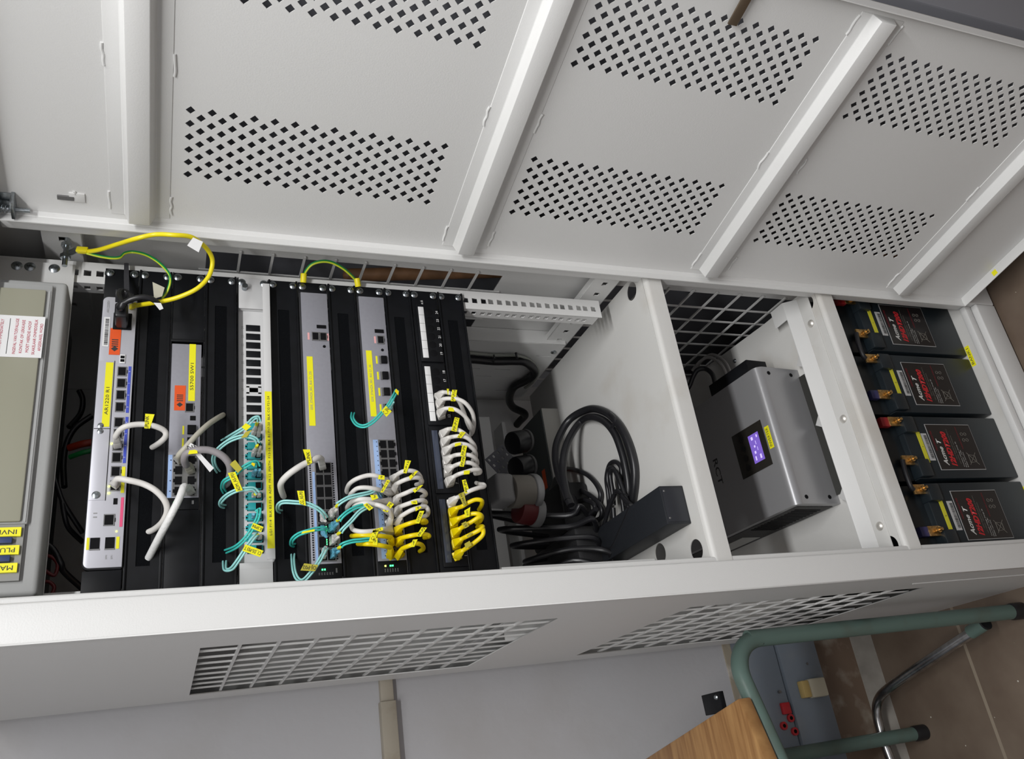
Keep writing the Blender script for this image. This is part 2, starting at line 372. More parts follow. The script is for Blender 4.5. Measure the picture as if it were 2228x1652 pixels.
# ------------------------------------------------------------------ door (11 degrees past square)
TH = math.radians(11); dd = Vector((math.sin(TH), -math.cos(TH), 0)); nn = Vector((-math.cos(TH), -math.sin(TH), 0))
HO = Vector((.238, -.10, 0))
DM = Matrix(((dd.x, 0, nn.x, HO.x), (dd.y, 0, nn.y, HO.y), (0, 1, 0, 0), (0, 0, 0, 1)))   # local (t, z, off toward camera)
DZ0, DZ1, DT = -1.5815, .118, .510
holes = []; hd = .0058
for (za, zb) in ((-.1035, -.4265), (-.5595, -.8795), (-1.009, -1.3255)):
    for (ta, tb) in ((.0925, .1915), (.345, .4445)):
        for i in range(27):
            z = za + (zb - za) * i / 26; pt = (tb - ta) / 5
            for k in range(6 if i % 2 == 0 else 5):
                tt = ta + pt * (k + (.5 if i % 2 else 0)); holes.append([(tt - hd, z), (tt, z - hd), (tt + hd, z), (tt, z + hd)])
door = plate('door', rect(0, DT, DZ0, DZ1), holes, .0014, DM @ Matrix.Translation((0, 0, -.02)), WHT, cab)
DMB = DM @ Matrix(((1, 0, 0, 0), (0, 1, 0, 0), (0, 0, 1, 0), (0, 0, 0, 1)))
def dbox(mb, t0, t1, z0, z1, n0, n1): return mb.box(t0, t1, z0, z1, n0, n1, DM)
f = MB(); dbox(f, 0, .0016, DZ0, DZ1, -.02, 0); dbox(f, DT - .0016, DT, DZ0, DZ1, -.02, 0); dbox(f, 0, DT, DZ0, DZ0 + .0016, -.02, 0); dbox(f, 0, DT, DZ1 - .0016, DZ1, -.02, 0)
f.build('door_flange', WHT, door)
def weld(t, z, L):
    mb = MB(); pts = [Vector((t + L * i / 4 + random.uniform(-.001, .001), z + random.uniform(-.0012, .0012), -.0185)) for i in range(5)]
    mb.tube([DM @ p for p in pts], .0017, n=8, smooth=3); return mb
for zc, zf in ((-.0466, 0), (-.506, 0), (-.957, 0), (-1.405, 0)):
    prof = [(.0365, -.0180), (.019, -.0180), (.0135, -.001), (-.0125, -.001), (-.0185, -.0180), (-.0365, -.0180), (-.0365, -.0204), (.0365, -.0204)]
    b = MB().prism([DM @ Vector((.013, zc + a, n)) for a, n in prof], dd * (DT - .028)).build('door_brace', WHT, door, bevel=.0012)
    for tt in (.022, .235, DT - .05):
        for sg in (1, -1):
            weld(tt, zc + sg * .0375, .03).build('weld_bead', WHT, b)
# latch tongue and sprung hinge pin
def D(u, v, off):
    H = HO + nn * off; d = ray(u, v); det = d.x * (-dd.y) + dd.x * d.y
    rx, ry = H.x - CC.x, H.y - CC.y; s_ = (rx * (-dd.y) + dd.x * ry) / det; p = CC + d * s_
    return ((p - H).dot(dd), p.z)
t0, z0 = D(1612, 20, -.01)
lm = MB(); dbox(lm, t0 - .022, t0 + .03, z0 - .007, z0 + .007, -.012, -.009); dbox(lm, t0 + .018, t0 + .03, z0 - .010, z0 + .010, -.02, -.009)
lm.build('latch_tongue', mat('bronze_plated_steel', (.22, .17, .12), .35, metal=.8), door, bevel=.001)
tz = D(30, 447, -.012)
hg = MB(); dbox(hg, tz[0] - .012, tz[0] + .016, tz[1] - .002, tz[1] + .002, -.02, .001); dbox(hg, tz[0] - .012, tz[0] + .012, tz[1] + .016, tz[1] + .018, -.02, .001)
dbox(hg, tz[0] - .012, tz[0] + .014, tz[1] - .002, tz[1] + .018, -.0205, -.0185)
h = hg.build('hinge_bracket', ZINC, door, bevel=.0006)
c0 = DM @ Vector((tz[0] - .004, tz[1] - .018, -.009)); c1 = DM @ Vector((tz[0] - .004, tz[1] + .05, -.009))
MB().cyl(c0, c1, .003, n=12).build('hinge_pin', ZINC, h)
hx = MB(); pts = []
for i in range(70): a = i * PI / 4; pts.append(DM @ Vector((tz[0] - .004 + .0045 * math.cos(a), tz[1] + .004 + i * .00055, -.009 + .0045 * math.sin(a))))
hx.tube(pts, .0008, n=6, smooth=1).build('hinge_spring', ZINC, h)
# stamped hook near hinge
t1, z1 = D(168, 428, -.02); hk = MB(); dbox(hk, t1 - .007, t1 + .007, z1 - .009, z1 + .009, -.020, -.0175)
mm = weld(t1 + .006, z1 + .002, .004); hk.add(mm.v, mm.f); hk.build('welded_tab', WHT, door, bevel=.0015)
t2, z2 = D(142, 428, -.02); hk = MB(); dbox(hk, t2 - .003, t2 + .003, z2 - .010, z2 + .009, -.0195, -.0165); hk.build('hook_slot', SEALG, door)
tb, zb = D(2153, 598, 0)
o = MB(); dbox(o, tb - .006, tb + .004, DZ0 + .001, DZ0 + .0105, -.0005, .0008)
MB().box(tb - .006, tb + .004, DZ0 + .0016, DZ0 + .0022, -.014, -.004, DM).build('door_sticker', YEL, door)

# ------------------------------------------------------------------ added dark cupboard that blackens the view past the cabinet
cb = thing('backdrop_cupboard', 'tall dark cupboard added to darken the view through vents and door holes', 'cupboard', (.68, 0, FZ))
DKB = mat('dark_blue_grey_paint', (.22, .225, .25), .5)
MB().box(.41, .95, -.58, .54, FZ, .95).build('body', DKB, cb, bevel=.004)
MB().box(.40, .41, -.56, -.02, FZ + .04, .93).build('door', DKB, cb, bevel=.002)
MB().box(.40, .41, -.01, .52, FZ + .04, .93).build('door', DKB, cb, bevel=.002)
wq = S3(760, 599, 0, .345); wr = S3(1095, 590, 0, .345); wd = (wr - wq).normalized(); wb = wq + wd * ((FZ - wq.z) / wd.z)
wpole = thing('wooden_pole', 'brown wooden pole standing behind the vented side panel next to the cupboard', 'pole', wb)
MB().cyl(wb, wq, .014, .012, n=16).ball(wq, .012).build('shaft', mat('brown_wood', (.20, .10, .045), .5, noise=.3, nscale=25), wpole)

# ------------------------------------------------------------------ rack devices
def screw(parent, x, z, y=-.003, r=.0062):
    mb = MB(); mb.lathe((x, y + .003, z), (0, -1, 0), [(0, r * 1.15), (.0012, r * 1.15), (.0013, r * .95), (.0035, r * .93), (.0052, r * .6), (.0056, 0.0012)], 18)
    a = random.uniform(0, PI)
    for k in (0, PI / 2):
        d = Vector((math.cos(a + k), 0, math.sin(a + k))) * r * .5; c = Vector((x, y - .0022, z)); mb.bar(c - d, c + d, .0012, .0012, up=(0, 1, 0))
    return mb.build('screw', ZINC, parent, angle=40)
def rj45(parent, x, z, w=.0117, h=.0082, y=-.0015, m=None, shield=True, flip=1, name='ethernet_port'):
    """a recessed socket: steel rim, black well, keyed notch"""
    fr = MB()
    if shield:
        t_ = .0012; fr.box(x - w / 2 - t_, x + w / 2 + t_, y - .0004, 0, z - h / 2 - t_, z - h / 2).box(x - w / 2 - t_, x + w / 2 + t_, y - .0004, 0, z + h / 2, z + h / 2 + t_)
        fr.box(x - w / 2 - t_, x - w / 2, y - .0004, 0, z - h / 2, z + h / 2).box(x + w / 2, x + w / 2 + t_, y - .0004, 0, z - h / 2, z + h / 2)
    p = MB().box(x - w / 2, x + w / 2, y, 0, z - h / 2, z + h / 2).box(x - w * .2, x + w * .2, y - .0003, 0, z - flip * (h / 2) - .002, z - flip * (h / 2) + .002)
    o = p.build(name, PORT, parent, smooth=False)
    if shield: fr.build('port_shield', STEEL, o, smooth=False)
    return o
def zu(n): return -U * n     # top of unit n
def panel(name, label, cat, n, group=None, y=-.003):
    t = thing(name, label, cat, (0, 0, zu(n + 1))); 
    if group: t['group'] = group
    return t
YR = -.003
# --- brush panels
BR = [(1, 'black brush cable panel between the router and the short switch'), (3, 'black brush cable panel directly above the white fibre panel'), (5, 'black brush cable panel directly below the white fibre panel'),
      (7, 'black brush cable panel between the two long grey switches'), (9, 'black brush cable panel above the numbered patch panel'), (11, 'lowest black brush cable panel in the rack')]
for n, lab in BR:
    z1, z0 = zu(n) - .0006, zu(n + 1) + .0006; t = panel('brush_panel', lab, 'brush panel', n, 'black brush panels in the rack')
    plate('faceplate', rect(-.2413, .2413, z0, z1), [rect(-.19, .19, z0 + .0135, z1 - .0135)], .002, XZ(YR + .001), BLK, t)
    MB().box(-.2413, .2413, YR - .003, YR, z1 - .003, z1).box(-.2413, .2413, YR - .003, YR, z0, z0 + .003).build('fold', BLK, t, bevel=.0006)
    MB().box(-.192, .192, YR + .001, YR + .006, z0 + .012, z1 - .012).build('brush', BRUSH, t)
    for sx in (-.2335, .2335):
        for zz in (z1 - .0065, z0 + .0065): screw(t, sx, zz, YR - .001)
# --- router on its black shelf
rt = panel('router', 'silver grey router with yellow tape ending in R1, topmost in the rack', 'router', 0)
MB().box(.19, .2413, YR, YR + .002, -.0440, -.0006).build('mounting_ear', BLK, rt, bevel=.0005)
MB().box(-.2413, -.1945, YR - .006, YR + .002, -.0440, -.0006).build('mounting_ear', BLK, rt, bevel=.001)
for zz in (-.0065, -.038): screw(rt, .2335, zz, YR - .001)
for zz in (-.0065, -.038): screw(rt, -.2335, zz, YR - .006)
RX0, RX1, RZ0, RZ1 = -.1915, .1895, -.0437, -.0012
def rr(x0, x1, z0, z1, r, corners=(1, 1, 1, 1), n=6):
    pts = []
    for (cx, cz, a, on) in ((x0 + r, z0 + r, PI, corners[0]), (x1 - r, z0 + r, 1.5 * PI, corners[1]), (x1 - r, z1 - r, 0, corners[2]), (x0 + r, z1 - r, PI / 2, corners[3])):
        if on:
            for i in range(n + 1): b = a + PI / 2 * i / n; pts.append((cx + r * math.cos(b), cz + r * math.sin(b)))
        else: pts.append((cx + r * (1 if math.cos(a + PI / 4) > 0 else -1), cz + r * (1 if math.sin(a + PI / 4) > 0 else -1)))
    return pts
def slab(name, pts, y0, y1, m, parent, bevel=0): return MB().prism([(x, y0, z) for x, z in pts], (0, y1 - y0, 0)).build(name, m, parent, bevel=bevel)
slab('black_surround', rr(RX0 - .002, RX1 + .002, RZ0 + .001, RZ1 + .0012, .008, (0, 0, 1, 1)), -.008, -.002, BLK, rt)
slab('body', rr(RX0, RX1, RZ0, RZ1, .007, (0, 0, 1, 1)), -.0105, -.003, SILVW, rt, bevel=.0006)
MB().box(-.19, .188, .0, .32, -.0425, -.003).build('chassis', CHAS, rt, bevel=.002)
YB = -.0107
slab('interface_cover', rect(-.1065, .0885, -.0205, -.0018), YB - .0006, YB, SILVW, rt, bevel=.0003)
fb('cover_seam', BLK, rt, -.1072, .0892, -.0212, -.0204, YB - .0004, YB); fb('cover_seam', BLK, rt, -.0105, -.0097, -.0205, -.0018, YB - .0008, YB)
MB().lathe((-.100, YB, -.010), (0, -1, 0), [(0, .0048), (.0016, .0048), (.0026, .003)], 16).build('thumb_screw', ZINC, rt)
for xx in (-.006, -.014): MB().lathe((xx, YB, -.0095), (0, -1, 0), [(0, .0036), (.0016, .0036), (.0024, .002)], 14).build('thumb_screw', ZINC, rt)
ly = fb('label_tape', YEL, rt, -.0075, .0862, -.0195, -.0105, YB - .0011, YB); ftext('AR1220 R1', .0058, .030, -.015, INK, ly, YB - .0011, fit=.040, al='CENTER')
pw = fb('power_inlet', PORT, rt, .1375, .1635, -.0385, -.0155, YB - .002, YB, bevel=.0006)
bl = fb('serial_sticker', PAPER, rt, .1105, .1565, -.0118, -.0040, YB - .0005, YB); barcode(bl, .113, .154, -.0105, -.006, YB - .0005)
ol = fb('warning_sticker', ORG, rt, .0985, .1395, -.0262, -.0128, YB - .0005, YB)
for k in range(4): MB().box(.122 - k * .0032, .1205 - k * .0032, YB - .0007, YB - .0005, -.0235, -.0155).build('print_line', INK, ol)
MB().prism([(.1075, YB - .0007, -.024), (.1035, YB - .0007, -.0195), (.1075, YB - .0007, -.015), (.1115, YB - .0007, -.0195)], (0, .0002, 0)).build('print_symbol', INK, ol)
ftext('AR1220EV', .0042, .1735, -.008, GTXT, rt, YB, fit=.020)
kc = fb('rps_connector', PAPER, rt, .0855, .0990, -.0335, -.0265, YB - .0015, YB, bevel=.0005)
for k in (0, 1): MB().box(.0875 + k * .0052, .0915 + k * .0052, YB - .0018, YB - .0015, -.0325, -.0275).build('contact', PORT, kc)
for g, (xa, n_) in enumerate(((.0715, 4), (.0000, 4), (-.0685, 2))):
    for k in range(n_):
        if g == 1: x = -.0010 - k * .0163
        elif g == 0: x = .0735 - k * .0175
        else: x = -.0690 - k * .0190
        rj45(rt, x, -.0305, .0118, .0090, YB - .0006)
fb('port_strip', BLUE, rt, .013, .0815, -.0415, -.0380, YB - .0004, YB); fb('port_strip', BLUE, rt, -.0575, .0070, -.0415, -.0380, YB - .0004, YB)
fb('port_strip', YEL, rt, -.0975, -.0625, -.0415, -.0375, YB - .0004, YB); fb('port_strip', PINK, rt, -.1415, -.1035, -.0418, -.0385, YB - .0004, YB)
for k in range(8):
    x = (.0735 - k * .0175) if k < 4 else (-.0010 - (k - 4) * .0163); ftext(str(k), .003, x, -.0397, WTXT, rt, YB - .0004)
fb('usb_port', PORT, rt, -.1125, -.1045, -.0345, -.0300, YB - .0006, YB); rj45(rt, -.1325, -.0265, .0125, .0100, YB - .0006)
for zc in (-.0125, -.0290):
    o = fb('sfp_cage', PORT, rt, -.1685, -.1545, zc - .0052, zc + .0052, YB - .0008, YB); fb('cage_rim', STEEL, o, -.1700, -.1685, zc - .0056, zc + .0056, YB - .0010, YB)
fb('port_strip', YEL, rt, -.1690, -.1540, -.0065, -.0035, YB - .0004, YB); fb('port_strip', YEL, rt, -.1690, -.1540, -.0395, -.0360, YB - .0004, YB)
fb('led', LEDY, rt, -.1480, -.1465, -.0365, -.0350, YB - .0006, YB); fb('led', LEDY, rt, -.0895, -.0880, -.0250, -.0232, YB - .0012, YB); fb('led', LEDY, rt, -.0985, -.0968, -.0252, -.0232, YB - .0012, YB); fb('led', LEDY, rt, -.0315, -.0300, -.0250, -.0230, YB - .0012, YB)
MB().box(-.1290, -.1275, YB - .0003, YB, -.0125, -.0085).box(-.1240, -.1227, YB - .0003, YB, -.0125, -.0085).build('print_mark', GTXT, rt)
ftext('SFP0', .0028, -.179, -.026, GTXT, rt, YB); ftext('SFP1', .0028, -.179, -.032, GTXT, rt, YB)
# --- short switch on black shelf
sw = panel('network_switch', 'short silver grey switch with yellow tape ending in SW1 and eight sockets', 'switch', 2)
MB().box(.126, .2413, YR - .002, YR + .002, -.1328, -.0896).box(.126, .130, YR - .004, .04, -.1328, -.0896).build('blanking_plate', BLK, sw, bevel=.0008)
MB().box(-.2413, -.120, YR - .002, YR + .002, -.1328, -.0896).build('blanking_plate', BLK, sw, bevel=.0008)
MB().box(-.2413, .2413, YR - .003, YR + .002, -.0905, -.0893).box(-.2413, .2413, YR - .003, YR + .002, -.1331, -.1321).build('shelf_edge', BLK, sw)
for zz in (-.0955, -.127): screw(sw, .2335, zz, YR - .002); screw(sw, -.2335, zz, YR - .002)
YS = -.0045
fb('body', SILV, sw, -.1035, .1235, -.1300, -.0905, YS, .0, bevel=.0008); MB().box(-.118, .123, .0, .20, -.1295, -.0910).build('chassis', CHAS, sw)
fb('led_panel', BLK, sw, -.119, -.1035, -.1300, -.0905, YS, 0, bevel=.0005)
ly = fb('label_tape', YEL, sw, .0350, .1235, -.1225, -.1140, YS - .0004, YS); ftext('S5700 SW1', .0062, .073, -.1183, INK, ly, YS - .0004, fit=.042)
ol = fb('warning_sticker', ORG, sw, .0205, .0580, -.1105, -.0965, YS - .0004, YS)
for k in range(4): MB().box(.044 - k * .0028, .0427 - k * .0028, YS - .0006, YS - .0004, -.1075, -.0995).build('print_line', INK, ol)
MB().prism([(.0290, YS - .0006, -.1075), (.0255, YS - .0006, -.1035), (.0290, YS - .0006, -.0995), (.0325, YS - .0006, -.1035)], (0, .0002, 0)).build('print_symbol', INK, ol)
rj45(sw, .0250, -.1160, .0115, .009, YS - .0006); fb('usb_port', PORT, sw, .0060, .0125, -.1240, -.1170, YS - .0008, YS)
for k, x in enumerate((-.0085, -.0265)):
    o = fb('sfp_cage', PORT, sw, x - .0062, x + .0062, -.1250, -.1140, YS - .0045, YS, bevel=.0005); fb('port_strip', YEL, o, x - .0062, x + .0062, -.1100, -.1078, YS - .0004, YS)
fb('port_field', STEEL, sw, -.1015, -.0440, -.1275, -.0975, YS - .0008, YS); fb('port_strip', LBLUE, sw, -.1030, -.0440, -.0965, -.0915, YS - .0004, YS)
for k in range(4):
    for j in range(2): rj45(sw, -.0515 - k * .0143, -.1045 - j * .0155, .0108, .0085, YS - .0016, shield=False, flip=1 if j else -1)
    MB().prism([(-.0515 - k * .0143 - .001, YS - .0007, -.0955), (-.0515 - k * .0143 + .001, YS - .0007, -.0955), (-.0515 - k * .0143, YS - .0007, -.0935)], (0, .0002, 0)).build('port_arrow', INK, sw)
fb('led', LEDG, sw, -.1100, -.1088, -.1005, -.0993, YS - .0008, YS); fb('mode_button', STEEL, sw, -.1125, -.1075, -.1240, -.1215, YS - .0008, YS)
# --- white fibre panel
fp = panel('fibre_patch_panel', 'white fibre patch panel with numbered openings and long yellow tape', 'patch panel', 4)
FPM = mat('pale_grey_panel_paint', (.62, .62, .62), .45)
LX = lambda n: -.0066 + (n - 12.5) * .0145
hs = [rect(LX(n) - .0054, LX(n) + .0054, -.2112, -.1908) for n in range(1, 25)]
YFp = .006
plate('face', rect(-.1935, .190, -.2215, -.1795), hs, .002, XZ(YFp), FPM, fp)
MB().box(-.1935, .190, YFp + .012, YFp + .014, -.2215, -.1795).build('inner_wall', PORT, fp)
MB().box(-.20, .20, YFp + .02, .22, -.2210, -.1800).build('splice_tray', CHAS, fp)
MB().box(.1885, .2413, YR - .001, YR + .002, -.2215, -.1795).box(.1885, .191, YR, YFp + .003, -.2215, -.1795).build('mounting_ear', FPM, fp, bevel=.0006)
MB().box(-.2413, -.2005, YR - .001, YR + .002, -.2215, -.1795).box(-.2008, -.1925, YR - .001, YFp + .001, -.2215, -.1795).build('mounting_ear', FPM, fp, bevel=.0006)
MB().box(-.193, .225, YR - .014, YFp, -.2232, -.2215).box(-.193, .225, YR - .0155, YR - .0140, -.2232, -.2128).build('lower_lip', FPM, fp, bevel=.0005)
MB().box(-.2413, .2413, YR - .002, YFp, -.1797, -.1785).build('upper_lip', BLK, fp, bevel=.0003)
MB().cyl((.2225, YR, -.1885), (.2225, YR - .010, -.1885), .0042, n=16).build('panel_fastener', ZINC, fp)
for zz in (-.1845, -.2165): screw(fp, .2335, zz, YR - .001); screw(fp, -.2335, zz, YR - .001)
YL = YR - .0155
yt = fb('label_tape', YEL, fp, -.179, .0455, -.2226, -.2134, YL - .0005, YL)
ftext('LG1 F1-4  BLK B3 F5-8  ADM  F9-12  MATH  F13-16  BLK B1 F17-20  BLK CG F21-24', .0042, -.062, -.2181, INK, yt, YL - .0005, fit=.20)
for n in range(1, 25):
    if n not in (1, 2, 7, 9, 12, 13): ftext(str(n), .0050, LX(n), -.1862, GTXT, fp, YFp - .001)
for n in range(14, 25):
    if n == 17:
        MB().box(LX(n) - .0058, LX(n) - .0037, YFp - .0015, YFp, -.2112, -.1908).box(LX(n) + .0037, LX(n) + .0058, YFp - .0015, YFp, -.2112, -.1908).box(LX(n) - .0058, LX(n) + .0058, YFp - .0015, YFp, -.2112, -.2070).box(LX(n) - .0058, LX(n) + .0058, YFp - .0015, YFp, -.1950, -.1908).build('adapter_bezel', FPM, fp)
        continue
    MB().box(LX(n) - .0052, LX(n) + .0052, YFp - .0015, YFp + .002, -.2110, -.1910).build('blank_insert', BLK, fp, bevel=.0006)
for n in range(1, 14):
    x = LX(n); o = MB().box(x - .0050, x + .0050, YFp - .006, YFp + .01, -.2095, -.1920).box(x - .0035, x + .0035, YFp - .0015, YFp, -.1922, -.1885).build('fibre_adapter', TEAL, fp, bevel=.0006)
    MB().cyl((x, YFp - .0015, -.1900), (x, YFp - .0022, -.1900), .0012, n=10).box(x - .0042, x + .0042, YFp - .0064, YFp - .0060, -.2085, -.2015).build('adapter_opening', PORT, o)
# --- two long switches
def long_switch(n, name, label, tape):
    t = panel(name, label, 'switch', n); z1 = zu(n) - .0006; z0 = zu(n + 1) + .0006
    for xa_, xb_ in ((.222, .2413), (-.2413, -.222)): MB().box(xa_, xb_, YR - .001, YR + .002, z0, z1).build('mounting_ear', BLK, t, bevel=.0005)
    MB().box(-.221, .221, .02, .42, z0 + .001, z1 - .003).build('chassis', CHAS, t, bevel=.002)
    MB().box(-.222, .222, YR - .001, .03, z1 - .0028, z1).build('top_cover', mat('dark_grey_paint', (.03, .03, .033), .5), t)
    for zz in (z1 - .006, z0 + .006): screw(t, .2335, zz, YR - .001); screw(t, -.2335, zz, YR - .001)
    fb('body', SILV, t, -.1995, .2225, z0 + .0005, z1 - .003, YR - .0025, .02, bevel=.0006)
    fb('led_panel', BLK, t, -.2225, -.1995, z0 + .0005, z1 - .003, YR - .0025, .02, bevel=.0006)
    return t, z0, z1
YD = YR - .0025
ds, z0, z1 = long_switch(6, 'network_switch', 'long grey switch with yellow tape ending in C1_DS', 'C1_DS')
ly = fb('label_tape', YEL, ds, -.0005, .1110, -.2838, -.2752, YD - .0005, YD); ftext('GDE_STANZA_SEC_BLK C1_DS', .0046, .055, -.2795, GTXT, ly, YD - .0005, fit=.062)
fb('usb_port', PORT, ds, .1600, .1655, -.3060, -.2920, YD - .001, YD); 
for zc in (-.2895, -.3010): rj45(ds, .1455, zc, .0120, .0085, YD - .001)
fb('port_strip', LPINK, ds, .1395, .1515, -.2808, -.2780, YD - .0004, YD); fb('port_strip', LPINK, ds, .1395, .1515, -.3092, -.3066, YD - .0004, YD)
MB().cyl((.1290, YD, -.3018), (.1290, YD - .0008, -.3018), .0022, n=14).build('reset_button', PORT, ds)
fb('port_field', mat('dark_port_field', (.05, .05, .055), .5), ds, -.1965, -.0560, -.3025, -.2800, YD - .0006, YD)
fb('port_strip', LBLUE, ds, -.1965, -.0700, -.2795, -.2763, YD - .0005, YD)
vt = MB()
for k in range(42):
    x = -.0580 - k * .0033; vt.cyl((x, YD - .0001, -.2735), (x, YD - .0006, -.2735), .0011, n=8); vt.cyl((x, YD - .0001, -.3045), (x, YD - .0006, -.3045), .0011, n=8)
v_ = vt.build('vent_perforation', PORT, ds); v_['kind'] = 'stuff'
for k in range(8):
    xa = -.0565 - k * .0176
    o = MB().box(xa - .0168, xa, YD - .0016, YD, -.3025, -.2800).build('sfp_cage', STEEL, ds)
    for zc in (-.2858, -.2967): MB().box(xa - .0155, xa - .0012, YD - .0022, YD - .001, zc - .0047, zc + .0047).build('cage_opening', PORT, o)
for k, x in enumerate((-.150, -.153, -.156, -.168, -.171, -.174)): fb('led', LEDG, ds, x, x + .0012, -.2920, -.2908, YD - .0026, YD)
fb('led', LEDG, ds, -.2080, -.2060, -.2850, -.2832, YD - .001, YD); fb('led', LEDG, ds, -.2080, -.2060, -.2882, -.2864, YD - .001, YD)
for k in range(6): ftext('SYS', .0022, -.2125, -.280 - k * .0035, GTXT, ds, YD)
fb('mode_button', SEALG, ds, -.2120, -.2060, -.3035, -.3015, YD - .0008, YD)
asw, z0, z1 = long_switch(8, 'network_switch', 'long grey switch with yellow tape ending in C1_AS', 'C1_AS')
ly = fb('label_tape', YEL, asw, .0155, .1255, -.3730, -.3642, YD - .0005, YD); ftext('GDE_STANZA_SEC_BLK C1_AS', .0046, .070, -.3687, GTXT, ly, YD - .0005, fit=.062)
fb('usb_port', PORT, asw, .1575, .1635, -.3945, -.3805, YD - .001, YD); rj45(asw, .1450, -.3885, .0120, .0085, YD - .001)
fb('port_strip', LPINK, asw, .1390, .1510, -.3812, -.3785, YD - .0004, YD); MB().cyl((.1275, YD, -.3900), (.1275, YD - .0008, -.3900), .0022, n=14).build('reset_button', PORT, asw)
for k, x in enumerate((.1100, .0830, .0560, .0290)):
    o = fb('sfp_cage', PORT, asw, x - .0062, x + .0062, -.3955, -.3865, YD - .0035, YD, bevel=.0005); fb('port_strip', YEL, o, x - .0065, x + .0065, -.3812, -.3785, YD - .0004, YD); fb('cage_rim', STEEL, o, x - .0068, x + .0068, -.3865, -.3835, YD - .0012, YD)
fb('port_field', STEEL, asw, -.1965, -.0215, -.3970, -.3725, YD - .0006, YD); fb('port_strip', LBLUE, asw, -.1965, -.0215, -.3715, -.3645, YD - .0005, YD)
for k in range(12):
    for j in range(2): rj45(asw, -.0290 - k * .0146, -.3790 - j * .0115, .0112, .0085, YD - .0018, shield=False, flip=1 if j else -1)
    for q_ in (0, 1): x = -.0250 - k * .0146 - q_ * .007; MB().prism([(x - .001, YD - .0008, -.3700), (x + .001, YD - .0008, -.3700), (x, YD - .0008, -.3685)], (0, .0002, 0)).build('port_arrow', INK, asw)
fb('led', LEDY, asw, -.2075, -.2055, -.3695, -.3675, YD - .001, YD)
for zz in (-.3755, -.3785): fb('led', LEDG, asw, -.2075, -.2055, zz - .001, zz + .001, YD - .001, YD)
for k in range(6): ftext('PWR', .0022, -.2125, -.368 - k * .0035, GTXT, asw, YD)
# --- numbered patch panel
pp = panel('rack_patch_panel', 'black copper patch panel with white numbers 24 to 1 and two white label strips', 'patch panel', 10)
MB().box(-.2413, .2413, YR - .001, YR + .003, zu(11) + .0006, zu(10) - .0006).build('faceplate', BLK, pp, bevel=.0006)
for zz in (zu(10) - .0065, zu(11) + .0065): screw(pp, .2335, zz, YR - .001); screw(pp, -.2335, zz, YR - .001)
MB().box(-.20, .20, .004, .09, zu(11) + .003, zu(10) - .003).build('rear_bracket', BLK, pp)
ftext('Cat.6', .0060, .2170, -.4620, WTXT, pp, YR - .001)
PX = lambda n: (1.5 - (24 - n) // 6) * .1078 + .001 + (2.5 - (24 - n) % 6) * .0150
for g in range(4):
    cx = (1.5 - g) * .1078 + .001
    o = fb('group_block', BLK, pp, cx - .0525, cx + .0525, -.4870, -.4500, YR - .004, YR - .001, bevel=.0015)
    wn = fb('label_window', PAPER if g < 2 else mat('empty_label_window', (.05, .06, .09), .15), o, cx - .0462, cx + .0462, -.4625, -.4535, YR - .0050, YR - .004, bevel=.0003)
    if g < 2:
        for k in range(1, 6): fb('division_line', SEALG, wn, cx - .0462 + k * .0154 - .0002, cx - .0462 + k * .0154 + .0002, -.4625, -.4535, YR - .0052, YR - .005)
for n in range(1, 25):
    x = PX(n)
    if n > 15 or n == 1: MB().lathe((x, YR - .003, -.4712), (0, -1, 0), [(0, .0062), (.0012, .0062), (.0016, .0045)], 18).build('empty_port', PORT, pp)
    if n >= 17 or n in (13, 7, 1): ftext(str(n), .0058, x, -.4842, WTXT, pp, YR - .0041)

# ------------------------------------------------------------------ distribution board above the rack
db = thing('distribution_board', 'pale grey electrical distribution board with cream flap above the router', 'distribution board', (0, 0, .03))
MB().box(-.2413, .2413, -.006, -.0035, .0375, .165).build('mounting_plate', WHT, db, bevel=.0005)
for x, z in ((.2325, .108), (.2325, .0925), (.2325, .063)): screw(db, x, z, -.006, .0075)
DBM = mat('pale_grey_enclosure', (.35, .355, .35), .45, bump=.1)
MB().box(-.232, .178, -.060, -.006, .0375, .16).build('housing', DBM, db, bevel=.006, seg=4)
MB().box(-.232, .178, -.0035, .10, .045, .16).build('rear_box', mat('dark_grey_enclosure', (.06, .065, .065), .5), db)
fr = MB().box(-.152, .168, -.0665, -.060, .0535, .16).build('flap_frame', DBM, db, bevel=.002)
fl_ = MB().box(-.150, .1575, -.0705, -.0660, .060, .16).build('clear_flap', mat('cream_clear_plastic', (.31, .305, .235), .18), db, bevel=.002)
MB().box(-.150, .158, -.0672, -.0660, .0555, .0575).build('flap_hinge', DBM, db)
st = MB().box(.0580, .1165, -.0712, -.0705, .0575, .16).build('warning_sticker', PAPER, db)
yy = -.0713
for i, (tx, zc) in enumerate((('KONTAK OF', .1395), ('OR LEAKAGE', .1185), ('SWITCH OFF THIS MAIN', .1115), ('SWITCH IMMEDIATELY', .1035), ('INGEVAL VAN TOEVALLIGE', .0875), ('KONTAK OF LEKKASIE', .0805), ('MOET HIERDIE HOOF', .0735), ('SKAKELAAR ONMIDDELIK', .0668), ('AFGESKAKEL WORD', .0605))):
    if i: ftext(tx, .0046, .087, zc, RINK, st, yy, fit=min(.050, .0026 * len(tx)))
MB().box(.062, .112, yy, yy + .0003, .0950, .0957).build('ruled_line', INK, st)
bh = MB().box(-.216, -.152, -.0655, -.060, .056, .16).build('breaker_recess', mat('dark_recess', (.25, .25, .24), .5), db)
